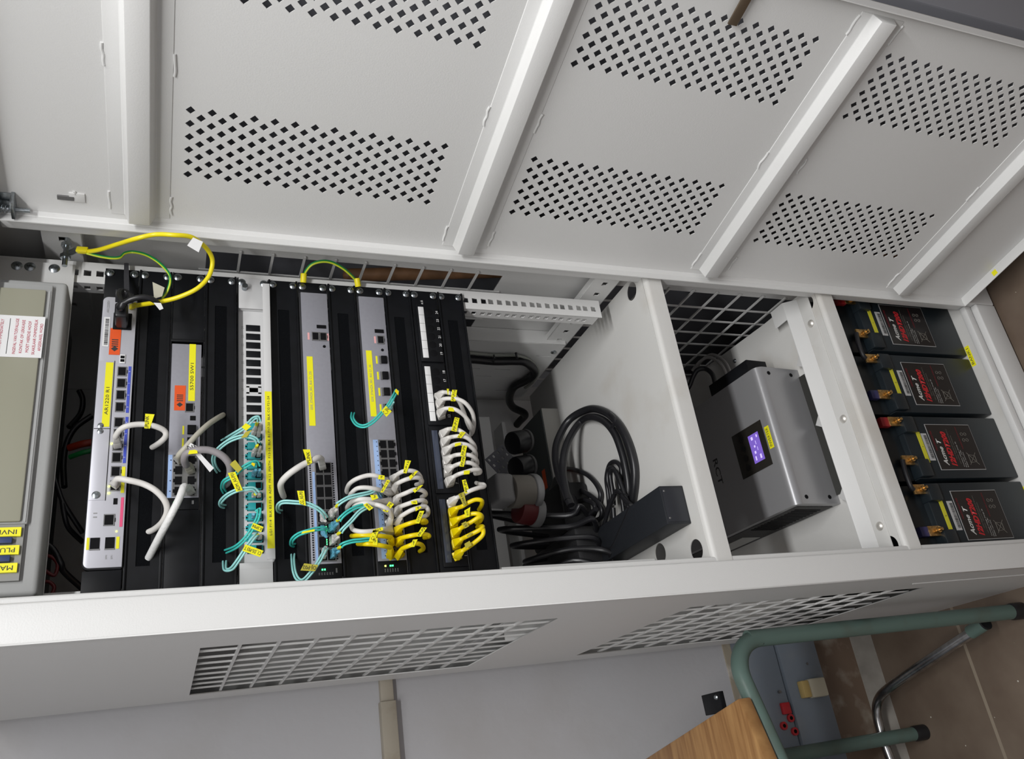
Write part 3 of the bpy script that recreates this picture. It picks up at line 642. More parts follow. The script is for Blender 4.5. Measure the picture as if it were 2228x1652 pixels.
for k, (tx, xc) in enumerate((('INVERTER', -.1615), ('PLUG', -.1822), ('MAIN', -.2022))):
    lb = MB().box(xc - .0052, xc + .0052, -.0690, -.0655, .0585, .125).build('label_tape', YEL, db)
    text(tx, .0075, (xc, -.0690, .0620), (0, 0, 1), (-1, 0, 0), INK, lb, al='LEFT', fit=.0052 * len(tx))
    if k < 2: MB().box(xc - .0135, xc - .0065, -.072, -.0655, .066, .09).build('breaker_toggle', mat('dark_blue_toggle', (.03, .05, .15), .4), db, bevel=.0008)

# ------------------------------------------------------------------ shelf items: black box, power supply, plugs
bx = thing('black_power_box', 'long matt black power box lying on the upper shelf, beside the bundled cord', 'power box', (-.15, .04, -.834))
ang = math.atan2(0, 1)
MB().box(-.1795, -.1185, -.0595, .165, -.8332, -.7905).build('housing', mat('matt_black_plastic', (.014, .016, .02), .5, bump=.3, bscale=700), bx, bevel=.0015)
MB().box(-.1760, -.1220, -.0602, -.0595, -.8300, -.7935).build('end_cap', mat('matt_black_cap', (.02, .022, .028), .45), bx, bevel=.001)
for x in (-.1700, -.1270): MB().lathe((x, -.0602, -.797), (0, -1, 0), [(0, .0018), (.0008, .0012)], 10).build('screw', SEALG, bx)
PER = mat('dark_perforated_steel', (.05, .06, .06), .5, noise=.6, nscale=900)
ps = thing('power_supply_box', 'cream edged power supply with dark meshed top at the back of the shelf', 'power supply', (.1, .36, -.834))
MB().box(-.005, .182, .307, .43, -.8332, -.7960).build('case', mat('cream_case', (.45, .44, .41), .5), ps, bevel=.001)
MB().box(-.003, .180, .309, .428, -.7960, -.7940).build('mesh_top', PER, ps)
MB().box(.045, .075, .3055, .307, -.828, -.802).build('data_label', PAPER, ps); MB().box(.030, .040, .3055, .307, -.826, -.806).build('red_label', REDT, ps)
MB().box(.02, .06, .335, .350, -.7940, -.7935).build('orange_label', ORG, ps)
wp = thing('industrial_plug', 'large white cylindrical plug lying behind the patch cables', 'plug', S(1115, 1070, .16))
a = S(1068, 1068, .16); b_ = S(1108, 1070, .165); c_ = S(1152, 1070, .17); d_ = S(1166, 1070, .172)
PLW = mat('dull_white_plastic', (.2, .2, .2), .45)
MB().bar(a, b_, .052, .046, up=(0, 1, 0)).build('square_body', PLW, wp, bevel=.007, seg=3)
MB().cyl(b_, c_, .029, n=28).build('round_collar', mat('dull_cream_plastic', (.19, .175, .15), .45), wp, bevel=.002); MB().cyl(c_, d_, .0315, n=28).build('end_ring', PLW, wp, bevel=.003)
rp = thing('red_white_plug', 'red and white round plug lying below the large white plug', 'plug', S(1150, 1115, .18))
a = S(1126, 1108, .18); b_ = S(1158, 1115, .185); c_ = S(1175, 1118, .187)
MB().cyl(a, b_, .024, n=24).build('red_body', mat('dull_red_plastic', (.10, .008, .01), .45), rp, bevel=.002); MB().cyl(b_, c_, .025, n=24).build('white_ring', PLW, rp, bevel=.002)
for k, (u, v) in enumerate(((1140, 960), (1147, 1015))):
    g = thing('black_plug', ('upper' if k == 0 else 'lower') + ' one of two black round plugs with pale rims behind the patch panel', 'plug', S(u, v, .24))
    a = S(u - 26, v + 5, .23); b_ = S(u, v, .24); MB().cyl(a, b_, .022, n=22).build('body', CBLK, g, bevel=.003)
    c_ = S(u + 5, v, .242); MB().cyl(b_, c_, .023, n=24).build('rim', mat('dull_grey_plastic', (.08, .08, .08), .5), g, bevel=.002)
pb2 = thing('perforated_bracket', 'small dark perforated steel bracket deep inside below the rack', 'bracket', S(1090, 1010, .3))
A_, B_, C_, D_ = S(1055, 1000, .30), S(1092, 968, .30), S(1125, 1020, .30), S(1098, 1045, .30)
ex = (B_ - A_); ey = (D_ - A_); Lx, Ly = ex.length, ey.length
plate('perforated_plate', rect(0, Lx, 0, Ly), [rect(Lx * (i + .3) / 4, Lx * (i + .7) / 4, Ly * (j + .3) / 4, Ly * (j + .7) / 4) for i in range(4) for j in range(4)], .002, frame(A_, ex, ey), mat('dull_dark_steel', (.13, .13, .15), .5), pb2)
MB().box(-.24, .20, .40, .46, -.700, -.690).box(-.24, .20, .395, .40, -.715, -.690).build('cable_tray', WHT, cab)
MB().box(-.24, .20, .42, .47, -.760, -.752).build('cable_tray', WHT, cab)

# ------------------------------------------------------------------ inverter and its tilted tray
tr = thing('inverter_tray', 'bent white steel tray bolted to the lower shelf under the inverter', 'tray', (0, .1, -1.21))
T5 = math.radians(5)
MB().box(-.262, .262, -.068, -.036, -1.2092, -1.2068).build('foot', SHELF, tr, bevel=.0008)
MB().prism([(-.262, -.040, -1.2068), (-.262, -.0375, -1.2068), (-.262, -.0225, -1.1845), (-.262, -.0245, -1.1845)], (.524, 0, 0)).build('riser', WHT, tr, bevel=.0005)
MB().prism([(-.262, -.010, -1.2080), (-.262, .40, -1.2080 + .41 * math.tan(T5)), (-.262, .40, -1.2060 + .41 * math.tan(T5)), (-.262, -.010, -1.2060)], (.524, 0, 0)).build('sloping_plate', SHELF, tr)
MB().box(.225, .262, -.0235, .012, -1.1858, -1.1842).build('end_lip', WHT, tr)
for x in (.135, .012, -.128): MB().prism([(x + .012, -.0235, -1.1845), (x - .012, -.0235, -1.1845), (x, -.004, -1.1900)], (0, 0, -.0014)).build('tab', WHT, tr)
for x in (.199, .002, -.196): MB().lathe((x, -.056, -1.2068), (0, 0, 1), [(0, .0075), (.0015, .0075), (.004, .0055), (.0055, .002)], 18).build('screw', mat('dusty_zinc', (.6, .58, .54), .4, metal=.6), tr)
for (u, v) in ((1619, 765),): p = S(u, v, .13); MB().lathe((.232, .16, -1.2060 + .17 * math.tan(T5)), (0, 0, 1), [(0, .005), (.003, .003)], 14).build('screw', ZINC, tr)
iv = thing('inverter', 'silver grey inverter lying on its back with black panel and violet screen', 'inverter', (0, .0097, -1.203))
IM = Matrix.Translation((0, .0105, -1.2035)) @ Matrix.Rotation(T5, 4, 'X')
INVM = mat('silver_inverter_paint', (.34, .34, .35), .33, metal=.45)
prof = [(0.0, 0.0), (.355, 0.0), (.355, .104)]
for i in range(9): a = PI / 2 + PI / 2 * i / 8; prof.append((.016 + .016 * math.cos(a), .088 + .016 * math.sin(a)))
MB().prism([IM @ Vector((-.134, y, z)) for y, z in prof], Vector((.268, 0, 0))).build('cover', INVM, iv, angle=50)
sd = MB().box(-.1350, -.134, .014, .35, .006, .092).build('side_grille', mat('dark_vent_side', (.03, .03, .03), .6, noise=.6, nscale=500), iv, M=IM)
g = MB()
for i in range(14): g.box(-.1358, -.135, .03 + i * .009, .034 + i * .009, .02, .08)
g.build('vent_slots', PORT, iv, M=IM)['kind'] = 'stuff'
MB().box(-.1356, -.1345, .20, .30, .015, .06).build('rating_label', mat('dim_label', (.4, .4, .38), .5), iv, M=IM)
for x in (-.1215, .1215):
    for z in (.022, .078): MB().cyl((x, 0, z), (x, -.0006, z), .0038, n=14).build('screw_hole', PORT, iv, M=IM)
MB().box(-.118, .118, -.030, .002, .001, .0032).build('mounting_flange', mat('dark_flange', (.05, .05, .045), .4, metal=.5), iv, M=IM)
MB().box(.134, .158, .020, .135, .055, .104).build('terminal_cover', BLK, iv, M=IM, bevel=.001)
pn = MB().box(-.0500, .0370, .028, .110, .104, .1052).build('control_panel', mat('black_gloss_panel', (.02, .018, .015), .2), iv, M=IM, bevel=.0004)
lc = MB().box(-.0345, .0195, .0415, .0690, .1052, .1056).build('display', mat('violet_screen', (.2, .12, .55), .3, emit=.38), pn, M=IM)
SCRN = mat('screen_marks', (.6, .5, .95), .4, emit=.6)
for x, y, w_, h_ in ((.012, .060, .006, .005), (.002, .053, .007, .0012), (-.004, .058, .004, .0035), (-.010, .052, .007, .001), (-.015, .060, .005, .004), (-.026, .062, .008, .003), (-.026, .049, .008, .004), (.013, .047, .005, .003)):
    MB().box(x - w_ / 2, x + w_ / 2, y - h_ / 2, y + h_ / 2, .1056, .1057).build('screen_symbol', SCRN, pn, M=IM)
for x in (.022, .003, -.016, -.035): MB().lathe((x, .088, .1052), (0, 0, 1), [(0, .0065), (.0006, .0065), (.0008, .005)], 18).build('button', mat('black_button', (.008, .008, .008), .3), pn, M=IM)
Rt = IM.to_3x3()
def itext(s_, size, x, y, xd, yd, m, p, z=.104, **k): return text(s_, size, IM @ Vector((x, y, z)), Rt @ Vector(xd), Rt @ Vector(yd), m, p, **k)
itext('RCT', .019, -.010, .172, (-1, 0, 0), (0, -1, 0), mat('dark_logo', (.03, .03, .03), .4), iv, fit=.052, name='logo', bold=.012)
lb = MB().box(-.0230, .0195, .0135, .0245, .1040, .1045).build('label_tape', YEL, iv, M=IM)
itext('INVERTER', .0085, -.0018, .0190, (1, 0, 0), (0, 1, 0), INK, lb, z=.1045, fit=.036)

# ------------------------------------------------------------------ batteries
BX = [(.152, .2765), (.0205, .145), (-.1115, .013), (-.2435, -.119)]
BL = ['battery nearest the door, partly hidden under the door edge', 'second battery from the door, number 2 on yellow tape', 'third battery from the door, number 1 on yellow tape', 'battery nearest the vented side panel, number 2 on yellow tape']
BLAB = mat('battery_label_black', (.012, .010, .010), .3); OUT = mat('battery_label_outline', (.35, .35, .35), .5); DRD = mat('dark_red_print', (.22, .01, .02), .5); BGRY = mat('battery_grey_print', (.16, .15, .13), .5); BRED = mat('battery_red_print', (.45, .015, .02), .5); BWH = mat('battery_white_print', (.55, .55, .53), .5)
for k, (xa, xb) in enumerate(BX):
    xc = (xa + xb) / 2; yf = -.050
    b = thing('battery', 'black ' + BL[k], 'battery', (xc, .1, -1.5995), 'front terminal batteries below the lower shelf')
    MB().box(xa, xb, yf, .33, -1.5995, -1.345).build('case', BATT, b, bevel=.003)
    MB().box(xa, xb, yf + .012, .33, -1.345, -1.300).build('lid', BATT, b, bevel=.003)
    MB().box(xa + .002, xa + .036, yf - .010, yf + .02, -1.372, -1.343).build('handle_lug', BATT, b, bevel=.003)
    MB().box(xb - .036, xb - .004, yf - .010, yf + .02, -1.372, -1.343).build('handle_lug', BATT, b, bevel=.003)
    lab = MB().box(xc - .046, xc + .046, yf - .0006, yf, -1.519, -1.404).build('printed_label', OUT, b)
    MB().box(xc - .0448, xc + .0448, yf - .0010, yf - .0005, -1.5178, -1.4052).build('label_field', BLAB, lab)
    y = yf - .0010
    def bt(s_, sz, x, z, m, fit, **kw): ftext(s_, sz, x, z, m, lab, y, fit=fit, **kw)
    bt('MAINTENANCE FREE', .0055, xc + .012, -1.4115, DRD, .040, shear=.2)
    bt('Acme T', .0145, xc - .012, -1.4235, BWH, .054, shear=.35, bold=.025)
    bt('12HDT200', .0165, xc - .006, -1.4425, BRED, .070, shear=.3, bold=.05)
    bt('Valve Regulated Lead Acid Battery', .0036, xc + .005, -1.4535, BGRY, .062)
    bt('12V 200Ah  FRONT TERMINAL', .0036, xc - .006, -1.4590, BGRY, .058)
    bt('Constant voltage charge 25', .0034, xc - .015, -1.4650, BWH, .050); bt('Float 13.5V - 13.8V', .0034, xc - .024, -1.4700, BWH, .034); bt('Initial current', .0034, xc - .026, -1.4745, BWH, .030)
    bt('WARNING RISK OF EXPLOSION', .0045, xc + .018, -1.4795, DRD, .045)
    # crossed-out bin outline and round marks
    sy = MB(); cx_, cz_ = xc - .024, -1.494
    for (x0_, z0_, x1_, z1_) in ((-.008, .007, -.006, -.008), (-.006, -.008, .006, -.008), (.006, -.008, .008, .007), (-.009, .008, .009, .008), (-.012, .011, .012, -.012), (.012, .011, -.012, -.012)):
        sy.bar((cx_ + x0_, y - .0002, cz_ + z0_), (cx_ + x1_, y - .0002, cz_ + z1_), .0007, .0007, up=(0, 1, 0))
    sy.build('crossed_bin_symbol', BGRY, lab)
    for (x_, z_) in ((.026, -1.490), (.026, -1.499), (.014, -1.490), (.014, -1.499)):
        MB().tube([(xc + x_ + .003 * math.cos(a_ * PI / 6), y - .0002, z_ + .003 * math.sin(a_ * PI / 6)) for a_ in range(12)], .0004, n=5, closed=True, smooth=1).build('round_symbol', BGRY, lab)
    MB().box(xc - .027, xc + .027, yf - .0008, yf, -1.3995, -1.3862).build('barcode_sticker', mat('grey_white_sticker', (.42, .42, .42), .5), b)
    barcode(b, xc - .023, xc + .023, -1.398, -1.391, yf - .0008)
    zt = -1.3720 if k in (0, 1, 3) else -1.3795
    yl = MB().box(xc - .031, xc + .030, yf - .0008, yf, zt - .0045, zt + .0045).build('label_tape', mat('yellow_label_tape_dim', (.55, .52, .03), .45), b)
    ftext(('1', '2', '1', '2')[k], .006, xc, zt, INK, yl, yf - .0008)
    for j, xt in enumerate((xb - .012, xa + .036)):
        p = (xt, yf + .012, -1.328)
        q = MB(); q.box(xt - .009, xt + .009, yf - .002, yf + .002, -1.344, -1.318).cyl((xt, yf - .002, -1.336), (xt, yf - .009, -1.336), .0055, n=6).cyl((xt, yf - .009, -1.336), (xt, yf - .015, -1.336), .0030, n=10)
        q.prism([(xt - .009, yf - .002, -1.344), (xt + .009, yf - .002, -1.344), (xt + .004, yf - .006, -1.349), (xt - .004, yf - .006, -1.349)], (0, .002, 0))
        q.build('brass_terminal', BRASS, b, bevel=.0006)
        if k in (0, 2) and j == 0: MB().box(xt - .010, xt + .009, yf - .001, yf + .010, -1.322, -1.300).build('terminal_cap', mat('dull_red_cap', (.25, .01, .015), .4), b, bevel=.002)
        if (k in (1, 3)) and j == 1: MB().box(xt - .009, xt + .009, yf - .001, yf + .010, -1.320, -1.300).build('terminal_cap', mat('dull_blue_plastic', (.03, .03, .11), .4), b, bevel=.002)
for k in (0, 2):
    xa = BX[k][0]; xb = BX[k + 1][1]; c = thing('battery_link', 'black link cable between the %s pair of batteries' % ('door side' if k == 0 else 'vent side'), 'cable', (xa, -.06, -1.335))
    MB().tube([(xa + .036, -.050, -1.318), (xa + .012, -.052, -1.312), (xb - .005, -.052, -1.312), (xb - .012, -.050, -1.318)], .0045, n=10).build('jacket', CBLK, c)
for tx, (u, v) in (('BANK1', (2111, 775)), ('BANK2', (2232, 1085))):
    p = S3(u, v, 2, -1.5995); t = thing('label_tape', 'yellow tape reading %s on the white floor of the cabinet' % tx, 'label', p)
    q = MB().box(p.x - .0225, p.x + .0225, p.y - .005, p.y + .005, -1.5999, -1.5993).build('tape', YEL, t); text(tx, .008, (p.x, p.y, -1.5993), (1, 0, 0), (0, 1, 0), INK, q, fit=.036)

# ------------------------------------------------------------------ green stool
sl = thing('stool', 'stool with worn green tube legs, chrome brace and wooden seat by the wall', 'stool', (-.5, .25, FZ))
GT = mat('worn_green_paint', (.10, .155, .135), .38, noise=.12, nscale=14, dirt=(.09, .10, .08), dscale=18, damt=.8)
CHR = mat('worn_chrome', (.5, .5, .5), .22, metal=1, noise=.35, nscale=40)
sdv = Vector((-.953, -.304, 0)); P1 = Vector((-.334, .115, 0)); P2 = Vector((-.528, .463, 0)); SW = .40; RT = .0145; TZ = -.968
def loop(P, tz):
    Q = P + sdv * SW; pts = [P + Vector((0, 0, FZ + .02)), P + Vector((0, 0, tz - .09))]
    for i in range(7): a = PI / 2 * i / 6; pts.append(P + sdv * (.07 * (1 - math.cos(a))) + Vector((0, 0, tz - .07 + .07 * math.sin(a))))
    for i in range(7): a = PI / 2 * i / 6; pts.append(Q - sdv * (.07 * (1 - math.sin(a))) + Vector((0, 0, tz - .07 + .07 * math.cos(a))))
    pts.insert(9, P + sdv * .10 + Vector((0, 0, tz))); pts.insert(10, Q - sdv * .10 + Vector((0, 0, tz))); pts += [Q + Vector((0, 0, tz - .09)), Q + Vector((0, 0, FZ + .02))]; return pts
for P, tz in ((P1, TZ), (P2, TZ)):
    MB().tube(loop(P, tz), RT, n=20, smooth=4).build('leg_loop', GT, sl)
    for q in (P, P + sdv * SW): MB().lathe((q.x, q.y, FZ), (0, 0, 1), [(0, .0165), (.03, .0165), (.034, .0148)], 20).build('rubber_foot', CBLK, sl)
sv = (P2 - P1).normalized()
s0 = P1 + Vector((-.006, .018, -1.62)); stub = MB().cyl(P1 + Vector((0, 0, -1.585)), Vector((-.3445, .128, -1.62)), .0125, n=18)
q0 = S3(2142, 1357, 2, -1.60); q1 = S3(2112, 1376, 2, -1.60)
MB().cyl(q1, q0, .0135, n=20).build('stub_tube', GT, sl); MB().cyl(q0, q0 + (q0 - q1).normalized() * .004, .0138, n=20).build('end_cap', CBLK, sl)
ch = [S3(u, v, 2, -1.60) for u, v in ((2122, 1372), (2060, 1412), (1985, 1462))] + [S3(u, v, 2, -1.595) for u, v in ((1935, 1497), (1912, 1522), (1908, 1555), (1920, 1605), (1940, 1660), (1965, 1720))]
MB().tube(ch, .0105, n=18, smooth=6).build('chrome_brace', CHR, sl)
WD = bpy.data.materials.new('varnished_wood'); WD.use_nodes = True; nt = WD.node_tree; b = nt.nodes['Principled BSDF']; b.inputs['Roughness'].default_value = .4
tc = nt.nodes.new('ShaderNodeTexCoord'); mp = nt.nodes.new('ShaderNodeMapping'); mp.inputs['Rotation'].default_value = (0, 0, math.radians(26)); mp.inputs['Scale'].default_value = (6, 60, 20); nz = nt.nodes.new('ShaderNodeTexNoise'); nz.inputs['Scale'].default_value = 1.5; nz.inputs['Detail'].default_value = 8
rp_ = nt.nodes.new('ShaderNodeValToRGB'); rp_.color_ramp.elements[0].position = .3; rp_.color_ramp.elements[0].color = (.22, .10, .032, 1); rp_.color_ramp.elements[1].position = .7; rp_.color_ramp.elements[1].color = (.42, .235, .09, 1)
nt.links.new(tc.outputs['Object'], mp.inputs[0]); nt.links.new(mp.outputs[0], nz.inputs['Vector']); nt.links.new(nz.outputs['Fac'], rp_.inputs[0]); nt.links.new(rp_.outputs[0], b.inputs['Base Color'])
zs = -.930; A = S3(1606, 1520, 2, zs); B = S3(1398, 1655, 2, zs); A.z = B.z = zs
MB().prism([A, A + sdv * .42, B + sdv * .42, B], (0, 0, -.024)).build('seat', WD, sl, bevel=.003)
p = S3(1548, 1532, 2, zs - .01); MB().box(p.x - .016, p.x + .016, p.y - .03, p.y + .022, zs - .018, zs - .008).build('bracket', BLK, sl, bevel=.001)
MB().lathe((p.x + .008, p.y - .02, zs - .008), (0, 0, 1), [(0, .0045), (.002, .003)], 14).build('bracket_screw', ZINC, sl)

# ------------------------------------------------------------------ cables
A2 = lambda x, y: (x / 3.713, 440 + y / 3.713)
B2 = lambda x, y: (x / 3.592, 860 + y / 3.592)
C2 = lambda x, y: (480 + x / 3.713, 560 + y / 3.713)
D2 = lambda x, y: (460 + x / 3.592, 860 + y / 3.592)
E2 = lambda x, y: (640 + x / 5.507, 980 + y / 5.507)
F2 = lambda x, y: (740 + x / 4.859, 940 + y / 4.859)
G2 = lambda x, y: (920 + x / 3.756, 820 + y / 3.755)
H2 = lambda x, y: (460 + x / 4.347, 880 + y / 4.347)
K2 = lambda x, y: (980 + x / 3.755, 860 + y / 3.755)
J2 = lambda x, y: (1020 + x / 4.588, 740 + y / 4.588)
def PT(c, p):
    if len(p) == 4: u, v = c(p[0], p[1]); return S3(u, v, {'x': 0, 'y': 1, 'z': 2}[p[2]], p[3])
    u, v = c(p[0], p[1]); return S(u, v, p[2])
def cable(name, label, cat, c, pts, r, m, group=None, start=None, end=None, n=10):
    P = [PT(c, p) for p in pts]; t = thing(name, label, cat, P[0], group)
    MB().tube(P, r, n=n, smooth=7).build('jacket', m, t, angle=60)
    return t
def flag(t, c, cor, y, txt='', m=YEL, tm=None, sz=.6, folds=True):
    """cor: text start low, text end low, text end high, text start high"""
    y4 = y if isinstance(y, (tuple, list)) else (y,) * 4
    P = [PT(c, (a[0], a[1], yy_)) for a, yy_ in zip(cor, y4)]; nx = (P[1] - P[0]).cross(P[3] - P[0]).normalized()
    if nx.dot(CC - P[0]) < 0: nx = -nx
    o = MB().prism(P, -nx * .0004).build('label_flag', m, t)
    if txt:
        x = P[1] - P[0]; yv = P[3] - P[0]; ce = (P[0] + P[1] + P[2] + P[3]) / 4; L = x.length
        if x.cross(yv).dot(CC - ce) < 0: yv = -yv
        text(txt, yv.length * sz * 1.25, ce, x, yv, tm or INK, o, fit=L * min(.92, .15 * len(txt) + .1), normal_off=.0004)
    return o
def plug(t, a, b, c_, m, w=.0118, h=.0095):
    """strain relief boot from the socket point a over b to the cable neck c_"""
    MB().bar(a, b, w, h, up=(0, 1, .3), w2=w * .95, h2=h * .95).bar(b, c_, w * .95, h * .95, up=(0, 1, .3), w2=w * .5, h2=w * .5).build('plug_boot', m, t, bevel=.0012)
CR6 = .0031
# --- copper leads in the numbered patch panel
PPL = [
 # sock, neck, then path, label text, flag corners, colour
 ((125, 165), (165, 128), [(205, 130, -.045), (255, 150, -.05), (300, 210, -.045), (335, 290, -.03), (365, 380, -.015), (400, 450, .008)], 'PP-P15', [(208, 150), (214, 98), (196, 98), (204, 148)], 'w', 'its flag tucked behind the PP-P14 flag'),
 ((130, 225), (168, 183), [(215, 178, -.05), (290, 185, -.055), (355, 222, -.055), (405, 295, -.045), (418, 370, -.03), (410, 440, -.01), (395, 480, .008)], 'PP-P14', [(266, 200), (280, 108), (240, 106), (228, 198)], 'w', 'flag reading PP-P14, the longest loop'),
 ((140, 305), (178, 262), [(225, 258, -.05), (280, 275, -.055), (340, 320, -.05), (385, 385, -.04), (398, 440, -.02), (390, 490, .008)], '', [(256, 285), (258, 255), (210, 250), (208, 280)], 'w', 'lowest of the three leads above the number 13'),
 ((165, 470), (205, 430), [(240, 425, -.045), (290, 435, -.05), (340, 465, -.05), (385, 510, -.04), (400, 560, -.02), (385, 590, .008)], 'PP-P12', [(275, 450), (300, 338), (262, 330), (232, 440)], 'w', 'flag reading PP-P12'),
 ((172, 540), (212, 498), [(250, 490, -.045), (310, 485, -.05), (370, 505, -.05), (420, 560, -.04), (425, 610, -.02), (395, 640, .008)], 'P-P11', [(312, 503), (352, 455), (310, 448), (280, 495)], 'w', 'directly below the one flagged PP-P12'),
 ((182, 615), (220, 575), [(260, 555, -.045), (320, 548, -.05), (385, 568, -.05), (428, 615, -.04), (430, 665, -.02), (395, 690, .008)], '', [(312, 555), (312, 535), (262, 545), (262, 572)], 'w', 'directly above the one flagged PP-P9'),
 ((190, 690), (230, 655), [(270, 640, -.045), (330, 635, -.05), (395, 645, -.05), (438, 680, -.04), (442, 720, -.02), (405, 745, .008)], 'PP-P9', [(345, 650), (362, 565), (322, 560), (305, 648)], 'w', 'flag reading PP-P9'),
 ((200, 765), (238, 738), [(280, 718, -.045), (340, 702, -.05), (400, 708, -.05), (445, 740, -.04), (450, 775, -.02), (410, 795, .008)], 'PP-P8', [(335, 735), (352, 655), (318, 652), (300, 732)], 'w', 'flag reading PP-P8'),
 ((215, 860), (250, 820), [(290, 798, -.045), (345, 780, -.05), (410, 762, -.05), (462, 762, -.045), (465, 785, -.03), (420, 795, .004)], '', [(380, 795), (385, 765), (336, 768), (334, 800)], 'w', 'directly above the number 7'),
 ((225, 1040), (275, 990), [(310, 975, -.045), (380, 935, -.055), (455, 908, -.055), (500, 898, -.05), (498, 882, -.045), (470, 878, -.03), (430, 866, .004)], 'PP-P6', [(345, 955), (320, 845), (350, 838), (385, 945)], 'w', 'flag reading PP-P6, lowest white lead'),
 ((235, 1115), (275, 1075), [(320, 1060, -.045), (370, 1030, -.05), (430, 1005, -.055), (480, 1012, -.055), (482, 1045, -.04), (460, 1085, -.01)], 'UTER P5', [(335, 1060), (290, 960), (335, 940), (358, 1048)], 'y', 'highest yellow lead with a darkened flag'),
 ((245, 1195), (290, 1160), [(330, 1145, -.045), (390, 1122, -.05), (450, 1120, -.055), (482, 1140, -.05), (470, 1175, -.03), (430, 1195, .004)], '9-P4', [(350, 1150), (338, 1095), (388, 1065), (380, 1145)], 'y', 'second yellow lead from the top'),
 ((255, 1285), (300, 1245), [(340, 1220, -.045), (400, 1185, -.05), (455, 1150, -.055), (480, 1150, -.05), (470, 1180, -.03), (440, 1200, .004)], '0.1', [(345, 1240), (315, 1200), (352, 1180), (378, 1222)], 'y', 'middle of the five yellow leads'),
 ((265, 1370), (312, 1330), [(350, 1310, -.045), (410, 1280, -.05), (470, 1248, -.055), (490, 1225, -.05), (465, 1225, -.03), (440, 1230, .004)], '', [(372, 1315), (355, 1300), (390, 1272), (404, 1282)], 'y', 'second yellow lead from the bottom'),
 ((270, 1475), (322, 1425), [(360, 1400, -.045), (430, 1350, -.05), (485, 1300, -.055), (495, 1260, -.055), (480, 1225, -.04), (450, 1225, .0)], '', [(350, 1405), (340, 1365), (382, 1340), (400, 1378)], 'y', 'lowest yellow lead, at number 1'),
]
for k, (so, ne, pa, tx, fc, col, lab) in enumerate(PPL):
    m = CWHT if col == 'w' else CYEL; port = 15 - k
    a = Vector((PX(port), YR - .004, -.4712)); ne3 = PT(G2, (ne[0], ne[1], -.044)); mid = PT(G2, (so[0] + 8, so[1] - 12, -.026))
    t = thing('patch_cable', ('white' if col == 'w' else 'yellow') + ' numbered panel lead, ' + lab, 'patch cable', a, 'white patch leads in the numbered panel' if col == 'w' else 'yellow patch leads in the numbered panel')
    plug(t, a, mid, ne3, m, .0128, .0115)
    MB().tube([mid.lerp(ne3, .7), ne3] + [PT(G2, p) for p in pa], CR6, n=12, smooth=7).build('jacket', m, t, angle=60)
    if fc: flag(t, G2, fc, -.056, tx, m=YEL if k not in (10, 12, 13, 14) else mat('shaded_yellow_tape', (.45, .40, .04), .5))
